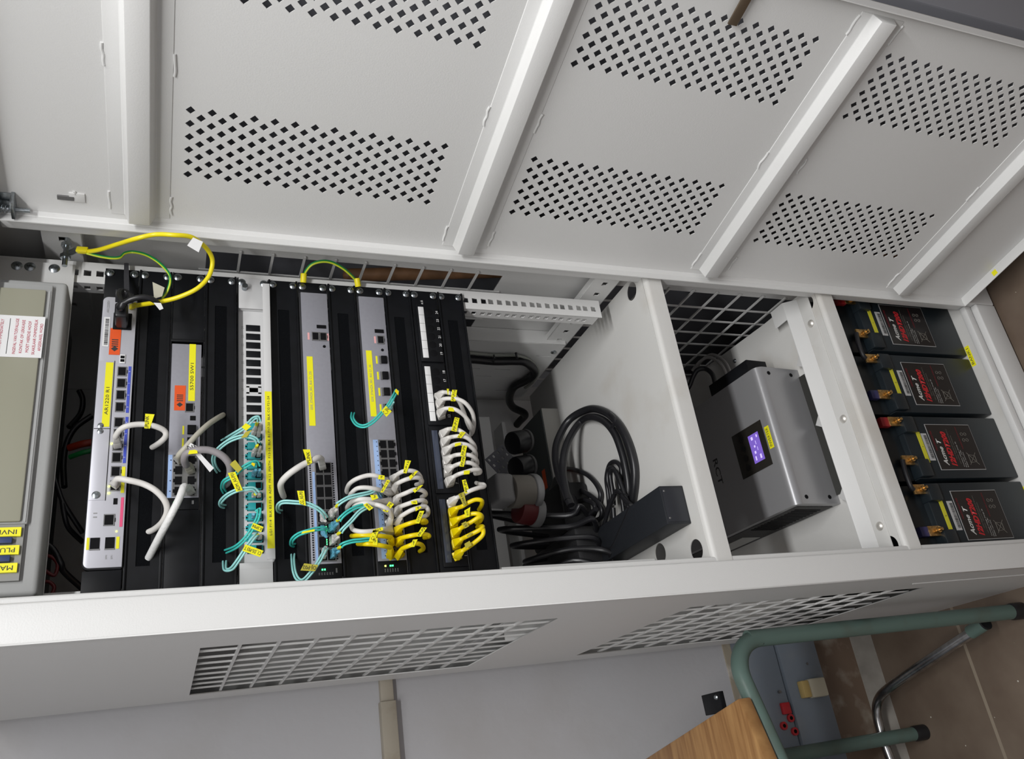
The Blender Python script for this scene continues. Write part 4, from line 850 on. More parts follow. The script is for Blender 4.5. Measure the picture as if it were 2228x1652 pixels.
# --- copper leads in the C1_AS switch: left column loop up-left, right column loop down-right
AS = [
 ('L', (510, 560), [(480, 505, -.045), (400, 470, -.06), (300, 460, -.06), (180, 495, -.055), (100, 550, -.04), (70, 620, -.01), (85, 660, .006)], 'w', 'upper bare loop to the left', 'P', [(400, 500), (470, 505), (470, 462), (410, 455)]),
 ('L', (530, 640), [(470, 630, -.045), (380, 605, -.058), (270, 590, -.06), (180, 600, -.055), (120, 650, -.04), (95, 700, .0)], 'w', 'second loop to the left with the PP-P12 flag', 'P-P12', [(455, 640), (530, 515), (495, 505), (425, 640)]),
 ('L', (530, 740), [(430, 735, -.05), (330, 715, -.06), (220, 712, -.06), (130, 735, -.05), (80, 790, -.03), (75, 820, .0)], 'w', 'third loop to the left under the aqua fibres', '-P', [(340, 725), (405, 700), (390, 665), (318, 668)]),
 ('L', (540, 850), [(450, 800, -.05), (370, 765, -.06), (260, 755, -.06), (170, 775, -.05), (145, 800, -.03), (160, 840, .0)], 'w', 'fourth loop to the left with the PP-P6 flag', 'PP-P6', [(450, 835), (520, 735), (570, 765), (500, 850)]),
 ('L', (520, 965), [(545, 900, -.045), (520, 830, -.06), (450, 790, -.065), (380, 770, -.06), (330, 790, -.03)], 'w', 'rising loop under the PP-P6 flag', '', None),
 ('L', (530, 1035), [(450, 1035, -.05), (340, 1050, -.06), (230, 1055, -.06), (150, 1040, -.05), (125, 1015, -.03), (120, 990, .0)], 'w', 'lowest white loop to the left', 'P15', [(340, 1065), (455, 1040), (450, 1005), (350, 1035)]),
 ('L', (545, 1170), [(530, 1115, -.045), (430, 1100, -.058), (300, 1095, -.06), (200, 1095, -.055), (140, 1100, -.04), (120, 1100, .0)], 'y', 'upper yellow loop to the left', 'C1_A', [(300, 1160), (350, 1040), (410, 1045), (360, 1165)]),
 ('L', (530, 1310), [(530, 1225, -.045), (450, 1205, -.058), (350, 1190, -.06), (260, 1185, -.055), (190, 1185, -.02)], 'y', 'lower yellow loop to the left', 'P', [(345, 1195), (395, 1200), (395, 1120), (350, 1130)]),
 ('R', (560, 500), [(600, 455, -.045), (660, 420, -.058), (740, 410, -.06), (810, 430, -.055), (850, 480, -.045), (850, 540, -.02), (800, 560, .0)], 'w', 'highest loop to the right, flag reading PP-P15', 'P-P15', [(700, 440), (750, 305), (688, 298), (668, 430)]),
 ('R', (560, 620), [(600, 550, -.045), (680, 510, -.058), (770, 485, -.06), (840, 490, -.055), (865, 530, -.04), (830, 560, .0)], 'w', 'second loop to the right', 'P', [(742, 510), (825, 415), (800, 412), (728, 470)]),
 ('R', (575, 740), [(620, 680, -.045), (700, 645, -.058), (790, 610, -.06), (870, 620, -.055), (905, 660, -.04), (860, 690, .0)], 'w', 'third loop to the right', 'P-', [(790, 645), (878, 562), (850, 565), (768, 615)]),
 ('R', (590, 850), [(640, 790, -.045), (720, 760, -.058), (810, 730, -.06), (880, 725, -.055), (905, 750, -.04), (870, 775, .0)], 'w', 'fourth loop to the right', 'P6', [(760, 765), (818, 762), (812, 722), (748, 735)]),
 ('R', (600, 960), [(650, 890, -.045), (740, 835, -.058), (820, 805, -.06), (900, 790, -.055), (930, 830, -.05), (920, 880, -.03), (870, 900, .0)], 'w', 'lowest white loop to the right', 'P', [(800, 840), (862, 800), (850, 785), (795, 795)]),
 ('R', (600, 1050), [(650, 1000, -.045), (730, 970, -.058), (820, 945, -.06), (890, 935, -.055), (910, 955, -.04), (870, 965, .0)], 'y', 'highest yellow loop to the right with the UTER flag', 'UTER', [(835, 970), (890, 835), (840, 835), (790, 965)]),
 ('R', (610, 1170), [(660, 1120, -.045), (740, 1100, -.058), (830, 1085, -.06), (910, 1085, -.055), (940, 1105, -.045), (890, 1120, .0)], 'y', 'middle yellow loop to the right with the PP flag', 'PP-P2', [(850, 1110), (920, 1012), (862, 1008), (805, 1100)]),
 ('R', (610, 1310), [(660, 1235, -.045), (730, 1205, -.058), (800, 1180, -.06), (860, 1195, -.05), (880, 1235, -.03), (840, 1265, .0)], 'y', 'lowest yellow loop to the right', 'P', [(735, 1220), (785, 1215), (820, 1135), (770, 1140)]),
]
ck = {'L': 0, 'R': 0}
for side, so, pa, col, lab, tx, fc in AS:
    m = CWHT if col == 'w' else CYEL; row = ck[side]; ck[side] += 1
    k = 11 - (7 - row)
    a = Vector((-.0290 - k * .0146, YD - .002, -.3790 if side == 'L' else -.3905)); mid = PT(F2, (so[0], so[1], -.024)); ne = PT(F2, pa[0])
    t = thing('patch_cable', ('white' if col == 'w' else 'yellow') + ' C1_AS switch lead, ' + lab, 'patch cable', a, ('white' if col == 'w' else 'yellow') + ' patch leads in the C1_AS switch')
    plug(t, a, mid, ne, m, .0120, .0095)
    MB().tube([mid.lerp(ne, .75)] + [PT(F2, p) for p in pa], CR6, n=12, smooth=7).build('jacket', m, t, angle=60)
    if fc: flag(t, F2, fc, -.064, tx)

# --- single copper leads
def lead(name, label, c, pts, r, m, a=None, flags=(), cat='patch cable', w=.0118, pm=None):
    P = [PT(c, p) for p in pts]; t = thing(name, label, cat, a or P[0])
    if a is not None:
        a = Vector(a); plug(t, a, a.lerp(P[0], .55), P[0], pm or m, w, w * .8); P = [a.lerp(P[0], .85)] + P
    MB().tube(P, r, n=12, smooth=8).build('jacket', m, t, angle=60)
    for f_ in flags: flag(t, c, *f_[:2], *f_[2:])
    return t
def rect2(c0, c1, c2, c3): return [c0, c1, c2, c3]
lead('patch_cable', 'white lead with a yellow UPLINK flag leaving the router', B2, [(905, 320, -.045), (940, 270, -.055), (1000, 240, -.06), (1100, 228, -.06), (1200, 240, -.06), (1280, 275, -.055), (1295, 320, -.05), (1250, 370, -.035), (1185, 412, .002)], .0036, CWHT, (-.0330, YB - .002, -.0305), [([(1128, 258), (1170, 262), (1208, 150), (1135, 145)], -.064, '')])
o = [o for o in bpy.data.objects if o.name.startswith('label_flag')][-1]
text('UPLINK', .006, S(*B2(1148, 215), .0 - .0645), (1, 0, .0), (0, 0, 1), INK, o, fit=.018)
lead('patch_cable', 'white unlabelled lead curving from the lower router sockets to the brush', B2, [(900, 690, -.045), (920, 655, -.055), (1000, 665, -.06), (1120, 695, -.06), (1220, 750, -.06), (1290, 830, -.055), (1305, 910, -.045), (1270, 990, -.03), (1210, 1045, -.01), (1150, 1075, .002)], .0038, CWHT, (-.0865, YB - .002, -.0305))
lead('patch_cable', 'bright white spiral wrapped lead from the short switch down to the brush', B2, [(1455, 725, -.04), (1435, 720, -.05), (1400, 810, -.055), (1330, 950, -.05), (1250, 1100, -.03), (1160, 1275, .0)], .0046, mat('bright_white_wrap', (.75, .75, .74), .5, bump=.8, bscale=200), (-.0944, YS - .002, -.1200), pm=CWHT)
lead('patch_cable', 'beige grey lead rising from the short switch to the next brush panel', B2, [(1395, 490, -.04), (1400, 465, -.05), (1450, 410, -.058), (1530, 320, -.058), (1620, 235, -.05), (1700, 180, -.03), (1745, 155, .0)], .0036, CBEI, (-.0515, YS - .002, -.1045))
t = lead('patch_cable', 'dark grey lead with a white N5 tag arching out of the short switch', B2, [(1450, 540, -.04), (1440, 500, -.055), (1460, 455, -.065), (1540, 430, -.07), (1640, 432, -.07), (1730, 470, -.068), (1785, 530, -.062), (1800, 600, -.05), (1780, 680, -.03), (1750, 710, .0)], .0046, CGRY, (-.0658, YS - .002, -.1200), pm=CBEI)
flag(t, B2, [(1460, 415), (1520, 435), (1540, 400), (1490, 373)], -.070, '', m=PAPER); flag(t, B2, [(1530, 465), (1640, 602), (1672, 570), (1560, 450)], -.068, '', m=PAPER); flag(t, B2, [(1470, 462), (1545, 455), (1540, 425), (1480, 432)], -.074, '')
text('N5', .008, S(*B2(1500, 408), -.0705), (.2, 0, -1), (1, 0, .2), INK, t, fit=.011)
lead('patch_cable', 'white lead with a yellow UPLINK flag bending out of the C1_DS switch', E2, [(325, 105, -.045), (290, 90, -.055), (220, 120, -.06), (120, 165, -.06), (20, 225, -.06), (-80, 300, -.055), (-150, 380, -.045), (-160, 450, -.03), (-125, 560, .0)], .0042, CWHT, (-.0625, YD - .002, -.2900), [([(165, 180), (215, 150), (190, -10), (105, -10)], -.066, '')])
o = [o for o in bpy.data.objects if o.name.startswith('label_flag')][-1]
text('UPLINK', .006, S(*E2(172, 105), -.0665), (1, 0, .05), (0, 0, 1), INK, o, fit=.020)

# --- duplex fibre leads (two thin strands, boots and a flag)
def fibre(label, c, pts, m, ends, group='aqua duplex fibre leads', r=.00135, gap=.0032, fl=(), boot=None, ys=()):
    P = [PT(c, p) for p in pts]; t = thing('fibre_cable', label, 'fibre cable', P[0], group)
    for sg in (-1, 1):
        Q = []
        for i, p in enumerate(P):
            tt = P[min(i + 1, len(P) - 1)] - P[max(i - 1, 0)]; sd_ = tt.cross(CC - p).normalized(); Q.append(p + sd_ * sg * gap / 2 * (1 if 0 < i < len(P) - 1 else 1.3))
        MB().tube(Q, r, n=8, smooth=7).build('strand', m, t, angle=60)
    for e in ends:      # socket points (3d) and where the boots reach (crop point)
        (s1, s2, nk, bm) = e; nk = PT(c, nk)
        for sidx, so in enumerate((s1, s2)):
            so = Vector(so); n_ = nk + (so - (Vector(s1) + Vector(s2)) / 2) * .7; mid = so.lerp(n_, .5)
            MB().bar(so, mid, .0052, .0058, up=(1, 0, 0)).cyl(mid, n_, .0030, .0018, n=12).build('boot', bm, t, bevel=.0004)
            if sidx == 0 and 'y' in ys: MB().cyl(n_.lerp(mid, .1), n_ + (n_ - mid) * .35, .0021, n=10).build('marker_sleeve', YEL, t)
    for f_ in fl: flag(t, c, *f_)
    return t
def AD(n): x = LX(n); return ((x, YFp - .006, -.1985), (x, YFp - .006, -.2055))
def DSs(k, row):
    x = -.0565 - k * .0176 - .0084; z = -.2858 if row == 0 else -.2967; return ((x + .0032, YD - .003, z), (x - .0032, YD - .003, z))
fibre('aqua fibre lead with white boots highest on the fibre panel, flag facing up', H2, [(450, 165, -.055), (440, 125, -.060), (400, 135, -.060), (350, 185, -.06), (290, 235, -.055), (200, 290, -.04), (100, 355, .0)], CAQL, [(*AD(12), (445, 190, -.042), CWHT)], fl=[([(285, 215), (330, 250), (376, 208), (325, 178)], -.063, '')], ys='y')
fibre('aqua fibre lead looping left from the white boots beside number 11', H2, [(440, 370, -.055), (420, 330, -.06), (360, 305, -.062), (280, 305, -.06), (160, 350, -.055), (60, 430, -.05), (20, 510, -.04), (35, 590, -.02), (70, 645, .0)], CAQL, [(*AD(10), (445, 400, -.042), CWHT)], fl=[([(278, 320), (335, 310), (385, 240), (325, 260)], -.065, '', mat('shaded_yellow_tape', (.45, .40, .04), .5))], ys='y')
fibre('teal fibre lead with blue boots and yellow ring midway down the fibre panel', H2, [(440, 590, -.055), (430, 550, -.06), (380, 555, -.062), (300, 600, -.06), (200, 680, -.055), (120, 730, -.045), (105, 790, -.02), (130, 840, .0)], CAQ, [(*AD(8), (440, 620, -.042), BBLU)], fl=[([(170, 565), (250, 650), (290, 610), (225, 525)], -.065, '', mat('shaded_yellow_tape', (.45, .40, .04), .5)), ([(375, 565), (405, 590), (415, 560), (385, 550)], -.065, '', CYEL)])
fibre('aqua fibre lead with the yellow ADM_AS-P01 flag', H2, [(440, 840, -.055), (400, 800, -.06), (330, 800, -.062), (240, 815, -.06), (150, 860, -.05), (90, 920, -.03), (90, 955, -.015), (135, 970, .0)], CAQL, [(*AD(6), (432, 850, -.042), CWHT)], fl=[([(235, 828), (155, 650), (225, 638), (296, 812)], (-.066,) * 4, 'ADM_AS-P01')], ys='y')
fibre('teal fibre lead dropping from the blue boots beside number 4', H2, [(430, 1020, -.055), (450, 990, -.06), (440, 1070, -.062), (390, 1170, -.06), (320, 1270, -.055), (230, 1350, -.04), (130, 1395, .0)], CAQ, [(*AD(4), (420, 1040, -.042), BBLU)], fl=[([(470, 1210), (375, 1170), (395, 1120), (492, 1160)], -.066, '0.3P04')])
fibre('aqua fibre lead lowest on the fibre panel with the C1_DS-P03 flag', H2, [(440, 1230, -.055), (420, 1240, -.06), (370, 1300, -.062), (310, 1390, -.06), (250, 1480, -.055), (190, 1555, -.045), (130, 1560, -.03), (125, 1480, .0)], CAQL, [(*AD(2), (450, 1240, -.042), CWHT)], fl=[([(460, 1445), (292, 1385), (320, 1325), (492, 1385)], -.066, 'C1_DS-P03 T')], ys='y')
# C1_DS switch, left side
fibre('aqua fibre lead with a yellow CG_AS-P01 flag arching left from the C1_DS switch', E2, [(385, 810, -.045), (350, 755, -.055), (270, 690, -.06), (150, 640, -.062), (20, 625, -.06), (-130, 620, -.055), (-190, 660, -.045), (-190, 720, -.02), (-150, 740, .0)], CAQL, [(*DSs(4, 0), (375, 830, -.03), CWHT)], fl=[([(140, 665), (120, 485), (35, 485), (65, 640)], -.066, 'CG_AS-P01')])
fibre('teal fibre lead with a yellow ring looping left from the blue boot', E2, [(400, 985, -.045), (370, 940, -.055), (270, 945, -.06), (150, 975, -.062), (50, 1010, -.055), (-20, 1070, -.045), (-30, 1130, -.02), (10, 1140, .0)], CAQ, [(*DSs(5, 0), (385, 1020, -.03), BBLU)], fl=[([(85, 1000), (245, 970), (245, 945), (100, 975)], -.066, '')])
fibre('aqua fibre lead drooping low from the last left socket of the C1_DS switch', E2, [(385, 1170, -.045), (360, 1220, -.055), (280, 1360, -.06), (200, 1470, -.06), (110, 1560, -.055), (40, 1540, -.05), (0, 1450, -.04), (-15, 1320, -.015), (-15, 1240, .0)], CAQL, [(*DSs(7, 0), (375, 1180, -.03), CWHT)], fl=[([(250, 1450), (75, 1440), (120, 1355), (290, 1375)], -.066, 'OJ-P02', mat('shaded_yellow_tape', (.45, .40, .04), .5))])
# C1_DS switch, right side
fibre('aqua fibre lead from the highest right socket of the C1_DS switch', E2, [(520, 650, -.055), (560, 620, -.06), (650, 570, -.062), (760, 540, -.062), (900, 510, -.06), (980, 480, -.055), (1020, 520, -.03), (1040, 560, .0)], CAQL, [(*DSs(4, 1), (510, 690, -.04), CWHT)], ys='y')
fibre('teal fibre lead from the second right socket of the C1_DS switch', E2, [(540, 840, -.055), (570, 800, -.06), (640, 740, -.062), (740, 685, -.062), (830, 660, -.06), (900, 640, -.055), (1000, 600, -.02), (1020, 610, .0)], CAQ, [(*DSs(5, 1), (520, 860, -.04), BBLU)], fl=[([(830, 655), (900, 725), (950, 690), (870, 630)], -.068, 'BHKP')], ys='y')
fibre('pale aqua fibre lead from the third right socket of the C1_DS switch', E2, [(560, 980, -.055), (590, 940, -.06), (680, 850, -.062), (780, 740, -.062), (860, 690, -.06), (930, 650, -.05), (980, 650, .0)], CAQL, [(*DSs(6, 1), (530, 1020, -.04), CWHT)], ys='y')
fibre('teal fibre lead from the last right socket of the C1_DS switch running right', E2, [(560, 1150, -.055), (600, 1120, -.06), (700, 1090, -.062), (800, 1080, -.062), (900, 1070, -.06), (980, 1090, -.055), (1020, 1130, -.03), (1040, 1150, .0)], CAQ, [(*DSs(7, 1), (535, 1190, -.04), BBLU)], ys='y')
# C1_AS uplink
t = fibre('aqua fibre lead crossing the C1_AS switch with a tilted yellow flag', C2, [(1425, 1075, -.045), (1400, 1120, -.055), (1360, 1190, -.06), (1300, 1260, -.06), (1230, 1330, -.058), (1160, 1365, -.055), (1100, 1350, -.045), (1065, 1300, -.025), (1070, 1255, .0)], CAQ, [((.032, YD - .004, -.391), (.026, YD - .004, -.391), (1395, 1160, -.045), CAQL)], fl=[([(1340, 1290), (1382, 1245), (1335, 1200), (1300, 1240)], -.066, 'C_3P4'), ([(1405, 1080), (1435, 1115), (1440, 1085), (1420, 1062)], -.055, '', CYEL)])

# --- earth wires and router power cord
EY = mat('earth_yellow', (.85, .72, .01), .4)
t = thing('earth_cable', 'thick yellow earth cable looping from the stud to the router', 'cable', STUD)
MB().tube([PT(A2, p) for p in [(700, 400, 'y', -.03), (800, 385, -.045), (950, 340, -.075), (1100, 295, -.11), (1250, 262, -.118), (1400, 265, -.128), (1540, 280, -.122), (1640, 345, -.105), (1705, 430, -.09), (1715, 510, -.08), (1680, 610, -.075), (1590, 700, -.07), (1450, 765, -.06), (1320, 800, -.05), (1200, 820, -.035), (1090, 838, -.018), (1060, 850, -.012)]], .0031, n=14, smooth=8).build('jacket', EY, t, angle=60)
a, b_ = PT(A2, (620, 385, -.028)), PT(A2, (712, 392, -.032)); MB().bar(a, b_, .0085, .0065, up=(0, 1, 0)).build('lug_sleeve', EY, t, bevel=.001)
MB().bar(STUD + Vector((0, 0, 0)), a, .009, .0015, up=(0, 1, 0)).build('lug', ZINC, t)
flag(t, A2, [(1512, 350), (1605, 405), (1640, 320), (1560, 285)], -.126, '', m=PAPER); flag(t, A2, [(1245, 780), (1310, 760), (1330, 690), (1232, 645)], -.058, '', m=mat('cream_tag', (.5, .48, .38), .5))
a, b_ = PT(A2, (1100, 830, -.02)), PT(A2, (1050, 850, -.012)); MB().bar(a, b_, .008, .004, up=(0, 1, 0)).build('lug_sleeve', EY, t, bevel=.001)
def striped(label, c, pts, r):
    P = [PT(c, p) for p in pts]; t = thing('earth_wire', label, 'wire', P[0]); MB().tube(P, r, n=12, smooth=8).build('jacket', GRN, t, angle=60)
    Q = [p + (CC - p).normalized() * r * .45 + Vector((-r * .6, 0, 0)) for p in P]; MB().tube(Q, r * .62, n=8, smooth=8).build('yellow_stripe', mat('stripe_yellow_green', (.55, .65, .03), .4), t, angle=60); return t
striped('thin green and yellow earth wire from the stud to the router', A2, [(700, 410, -.03), (800, 435, -.03), (900, 450, -.03), (970, 445, -.03), (1010, 412, -.03), (1080, 402, -.03), (1180, 425, -.04), (1280, 485, -.05), (1360, 570, -.055), (1375, 640, -.055), (1350, 720, -.05), (1310, 775, -.045)], .0021)
t = striped('short green earth wire bridging the two long grey switches', C2, [(672, 160, -.008), (690, 110, -.02), (740, 55, -.03), (820, 32, -.035), (900, 42, -.035), (990, 90, -.03), (1060, 150, -.02), (1095, 190, -.010)], .0024)
for (x0, y0, x1, y1) in ((672, 130, 668, 205), (1100, 168, 1112, 238)):
    MB().cyl(PT(C2, (x0, y0, -.016)), PT(C2, (x1, y1, -.009)), .0048, n=14).build('lug_sleeve', EY, t, bevel=.0008)
t = thing('power_cable', 'black power cord plugged into the router with its looped lead', 'power cord', (.15, -.03, -.03))
MB().box(.1385, .1605, -.046, -.0105, -.0345, -.0185).build('plug_body', CBLK, t, bevel=.003, seg=3)
P = [Vector((.158, -.042, -.0265))] + [PT(A2, p) for p in [(975, 850, -.055), (1000, 815, -.06), (1060, 785, -.065), (1150, 768, -.068), (1230, 785, -.065), (1290, 830, -.055)]]
MB().tube(P[:3], .0062, r2=.0045, n=14, smooth=5).build('strain_relief', CBLK, t); MB().tube(P[2:], .0038, n=14, smooth=8).build('cord', CBLK, t, angle=60)
MB().tube([PT(A2, p) for p in [(990, 830, -.055), (960, 760, -.045), (980, 720, -.03), (1040, 750, -.03), (1060, 790, -.045)]], .0045, n=10, smooth=6).build('cord_fold', CBLK, t)
flag(t, A2, [(1240, 812), (1290, 872), (1320, 860), (1300, 815)], -.066, '', m=PAPER)
sp_ = thing('hook_strap', 'black fabric strap wrapped over the rail above the router', 'strap', (.2, -.02, -.03))
MB().prism([PT(A2, p) for p in [(1003, 492, -.012), (1040, 494, -.012), (1042, 600, -.014), (1045, 740, -.03), (1002, 740, -.03), (1000, 600, -.014)]], (0, .0012, 0)).build('strap_band', mat('black_fabric', (.035, .035, .04), .9, bump=.6, bscale=700), sp_)
MB().prism([PT(A2, p) for p in [(935, 705, -.034), (1080, 745, -.034), (1075, 800, -.034), (930, 790, -.034)]], (0, .006, 0)).build('strap_loop', MATS['black_fabric'], sp_)

# --- cables in the dark space below and behind the rack
def run(name, label, cat, c, pts, r, m, n=12, closed=False):
    P = [PT(c, p) for p in pts]; t = thing(name, label, cat, P[0]); MB().tube(P, r, n=n, smooth=8, closed=closed).build('jacket', m, t, angle=60); return t
t = run('cable_bundle', 'black cable bundle tied along the right wall below the rack', 'cable', J2, [(-200, 185, 'x', .255), (0, 190, 'x', .255), (250, 212, 'x', .253), (450, 210, 'x', .253), (560, 220, 'x', .25), (640, 280, 'x', .25), (645, 345, 'x', .25), (560, 410, 'x', .25), (450, 470, 'x', .248), (405, 580, 'x', .245), (440, 670, 'x', .24), (560, 740, 'x', .235), (500, 820, 'x', .23), (380, 960, 'x', .22), (200, 1110, 'x', .21)], .0085, CBLK)
MB().tube([PT(J2, p) for p in [(250, 150, 'x', .25), (255, 185, 'x', .243), (245, 225, 'x', .25)]], .0018, n=8).build('tie', CBLK, t); MB().tube([PT(J2, p) for p in [(470, 125, 'x', .25), (478, 165, 'x', .243), (490, 180, 'x', .25)]], .0022, n=8).build('tie', CBLK, t)
run('grey_cable', 'thin grey cable clipped beside the black bundle', 'cable', J2, [(-200, 118, 'x', .257), (0, 128, 'x', .257), (250, 150, 'x', .257), (470, 155, 'x', .255), (590, 190, 'x', .255), (670, 260, 'x', .255), (692, 330, 'x', .255), (640, 420, 'x', .25), (560, 480, 'x', .25)], .0030, mat('grey_green_jacket', (.25, .26, .23), .5))
t = thing('coiled_power_cord', 'thick black power cord coiled in a tall loop on the upper shelf', 'power cord', S3(*K2(1200, 400), 2, -.83))
def ring(pts, z, r, nm='coil_turn'): MB().tube([PT(K2, (x, y, 'z', z + dz)) for x, y, dz in pts], r, n=14, smooth=8).build(nm, CBLK, t, angle=60)
ring([(985, 900, .075), (930, 760, .075), (885, 650, .07), (858, 500, .06), (880, 360, .045), (975, 200, .02), (1130, 115, 0), (1260, 135, 0), (1370, 230, 0), (1450, 380, 0), (1500, 560, 0), (1505, 720, 0), (1480, 900, 0), (1440, 1000, .01)], -.8255, .0072)
ring([(960, 860, .075), (930, 720, .07), (918, 600, .062), (935, 450, .05), (990, 320, .025), (1070, 215, 0), (1160, 180, 0), (1260, 215, 0), (1340, 310, 0), (1390, 430, 0), (1430, 580, 0), (1455, 760, 0), (1440, 900, 0)], -.8225, .0070)
MB().tube([PT(K2, (x, y, 'z', -.820)) for x, y in [(1300, 150), (1345, 205), (1310, 290)]], .0035, n=8).build('cable_tie', CBLK, t)
t = thing('bundled_cord', 'thin black cord folded and tied in a bundle beside the black power box', 'power cord', S3(*K2(1380, 800), 2, -.83))
for i, pts in enumerate(([(1300, 1000), (1290, 820), (1275, 680), (1300, 570), (1350, 545), (1395, 600), (1400, 740), (1420, 850), (1470, 980), (1510, 1110)],
            [(1270, 1180), (1270, 1000), (1310, 830), (1285, 700), (1290, 610), (1330, 600), (1370, 680), (1395, 820), (1415, 960), (1400, 1100), (1340, 1240)],
            [(1335, 900), (1320, 760), (1305, 650), (1330, 610), (1370, 660), (1420, 800), (1460, 930), (1480, 1060), (1430, 1180)],
            [(1250, 1240), (1240, 1160), (1270, 1010), (1330, 840), (1370, 780), (1420, 850), (1490, 910), (1570, 950), (1600, 1030), (1560, 1130), (1490, 1195)],
            [(1330, 920), (1340, 1030), (1370, 1130), (1400, 1160)], [(1480, 900), (1440, 1000), (1400, 1090), (1330, 1240), (1270, 1250), (1240, 1200)])):
    MB().tube([PT(K2, (x, y, 'z', -.824 + .006 * i)) for x, y in pts], .0041, n=12, smooth=7).build('cord_loop', CBLK, t, angle=60)
MB().tube([PT(K2, (x, y, 'z', -.795)) for x, y in [(1325, 810), (1385, 800), (1450, 820)]], .0012, n=6).build('wire_tie', CBLK, t)
t = thing('tangled_cord', 'tangle of thin black leads left of the tall coil on the shelf', 'power cord', S3(*K2(1100, 850), 2, -.83))
for i, pts in enumerate(([(760, 720), (800, 650), (880, 610), (980, 605), (1100, 640), (1180, 710), (1225, 800), (1215, 880), (1180, 930)],
            [(820, 690), (900, 740), (1000, 760), (1110, 800), (1190, 860), (1235, 930), (1230, 1000), (1180, 1020), (1100, 980), (1040, 930)],
            [(800, 700), (730, 780), (720, 880), (770, 950), (850, 965), (950, 930), (1020, 880), (1100, 860), (1170, 890), (1180, 960), (1120, 1060), (1040, 1160), (950, 1270), (880, 1380)],
            [(880, 700), (930, 800), (970, 900), (1010, 1000), (1080, 1080), (1180, 1090)], [(830, 960), (800, 1080), (790, 1200), (850, 1130), (890, 1200), (930, 1290), (970, 1370)],
            [(1190, 930), (1110, 1000), (1000, 1090), (940, 1200), (880, 1300)], [(700, 1190), (760, 1180), (840, 1130), (880, 1180), (900, 1280)])):
    MB().tube([PT(K2, (x, y, 'z', -.825 + .008 * i)) for x, y in pts], .0046, n=12, smooth=7).build('cord_loop', CBLK, t, angle=60)
p = S3(*K2(1000, 960), 2, -.80); 
MB().bar(PT(K2, (870, 720, 'z', -.79)), PT(K2, (1000, 1000, 'z', -.79)), .045, .028).build('plug_head', CBLK, t, bevel=.006)
yl_ = thing('spare_cables', 'yellow and grey cable loops glimpsed through the upper side vent', 'cable', S3(730, 1412, 0, -.22))
for i, m_ in enumerate((CYEL, CYEL, CGRY, CBLK)):
    MB().tube([S3(705 + 10 * i, 1425 + 6 * i, 0, -.225), S3(722 + 12 * i, 1408 + 5 * i, 0, -.22), S3(745 + 12 * i, 1405 + 8 * i, 0, -.22), S3(760 + 14 * i, 1425 + 9 * i, 0, -.22), S3(735 + 10 * i, 1440 + 9 * i, 0, -.215)], .004, n=10, closed=True).build('cable_loop', m_, yl_)
t = thing('black_cord_heap', 'heap of black leads with added darkening boxes, left end of the upper shelf', 'power cord', (-.16, .25, -.834))
MB().box(-.10, .0, .24, .40, -.8332, -.770).build('dark_filler_box', mat('dull_black_plastic', (.01, .01, .011), .6), t, bevel=.01)  # dark box added to deepen the gloom at the back of the shelf
MB().box(-.245, -.11, .16, .42, -.8332, -.745).build('dark_filler_box', mat('dull_black_plastic', (.01, .01, .011), .6), t, bevel=.01)  # second added box, dark for the same gloom
for i in range(5): MB().tube([(-.22 + .03 * i, .19, -.80), (-.20 + .03 * i, .15 - .02 * (i % 2), -.80 + .01 * i), (-.17 + .02 * i, .17, -.74), (-.18 + .03 * i, .24, -.70 + .02 * i), (-.15 + .02 * i, .30, -.76)], .005, n=10).build('cord_loop', CBLK, t)
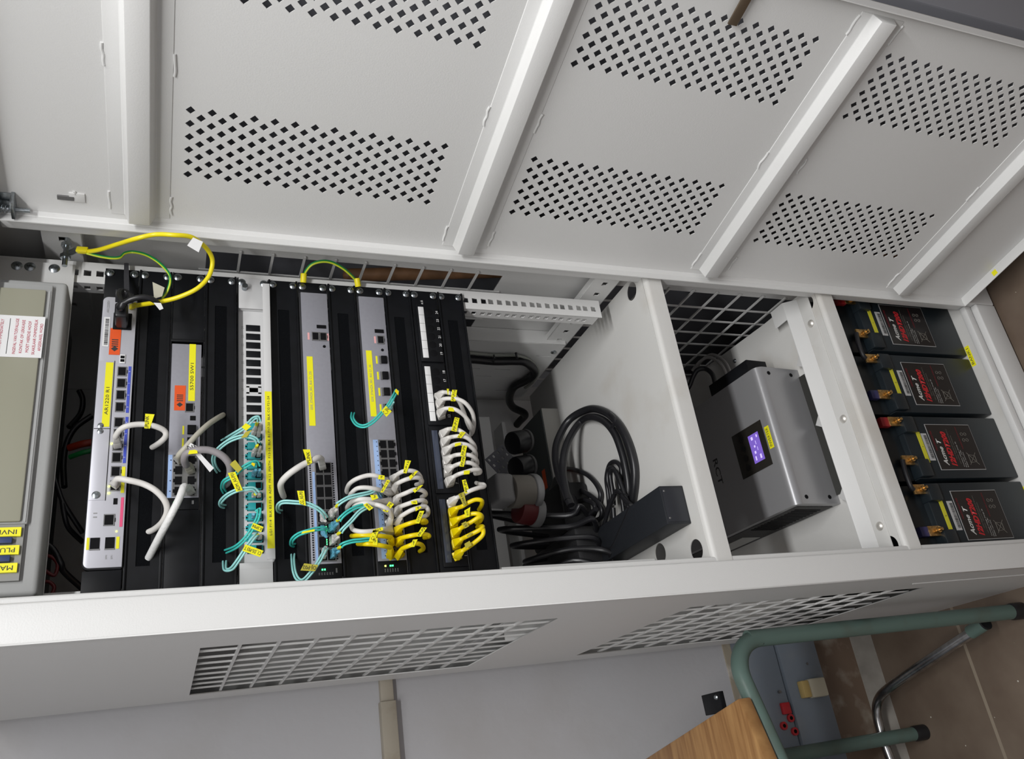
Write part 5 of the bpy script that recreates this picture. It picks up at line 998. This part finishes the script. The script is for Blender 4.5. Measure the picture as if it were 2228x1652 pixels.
# inverter cables
for k, pts in enumerate(([(1560, 850, 0.02), (1545, 815, .02), (1530, 800, .02), (1510, 815, .03), (1500, 840, .04), (1490, 870, .05)],)):
    t = run('inverter_cable', 'black cable curling out of the inverter terminal cover', 'cable', lambda x, y: (x, y), [(1556, 835, .15), (1550, 815, .15), (1535, 803, .16), (1518, 805, .17), (1508, 820, .18), (1500, 840, .19), (1488, 855, .20)], .0048, CBLK)
for k, (dx, dy) in enumerate(((0, 0), (-8, 6))):
    run('inverter_cable', ('upper' if k == 0 else 'lower') + ' pale grey cable arching from the inverter towards the side mesh', 'cable', lambda x, y: (x + dx, y + dy), [(1590, 815, .14), (1580, 792, .15), (1565, 778, .17), (1548, 772, .19), (1530, 782, .22), (1515, 800, .25)], .0034, mat('pale_grey_jacket', (.35, .34, .33), .5))
# wiring behind the gap between distribution board and router
GW = lambda x, y: (x, y)
for lab, pts, r, m in (
  ('thick black cable hanging beside the distribution board', [(110, 1010, .03), (125, 1060, .03), (138, 1095, .03), (160, 1130, .04), (180, 1160, .05)], .0032, CBLK),
  ('black cable below the first, with a knotted tie', [(135, 1090, .03), (140, 1120, .03), (150, 1150, .04), (180, 1180, .06)], .0032, CBLK),
  ('black cable curving low from the board to the rack corner', [(95, 1180, .02), (115, 1195, .02), (132, 1225, .02), (140, 1245, .03), (178, 1280, .06)], .0038, CBLK),
  ('long black cable arching behind the router', [(200, 905, .10), (165, 930, .10), (145, 965, .10), (138, 1010, .10), (140, 1060, .09)], .004, CBLK),
  ('red cable behind the router edge', [(205, 962, .09), (180, 966, .09), (150, 975, .10)], .005, mat('red_jacket', (.35, .03, .01), .45)),
  ('green cable behind the router edge', [(205, 980, .09), (180, 985, .09), (152, 995, .10)], .0035, GRN),
  ('upper dark red wire curling beside the board', [(95, 1210, .02), (112, 1212, .02), (125, 1228, .02), (118, 1252, .02), (95, 1240, .02)], .0022, mat('dark_red_jacket', (.12, .008, .01), .4)),
  ('lower dark red wire curling beside the board', [(88, 1270, .02), (105, 1266, .02), (118, 1278, .02), (112, 1295, .02)], .0022, mat('dark_red_jacket', (.12, .008, .01), .4)),
  ('dark cable seen through the slots above the router', [(172, 850, .15), (180, 870, .15), (175, 900, .15), (150, 930, .14)], .004, CBLK)):
    run('board_wire', lab, 'wire', GW, pts, r, m)
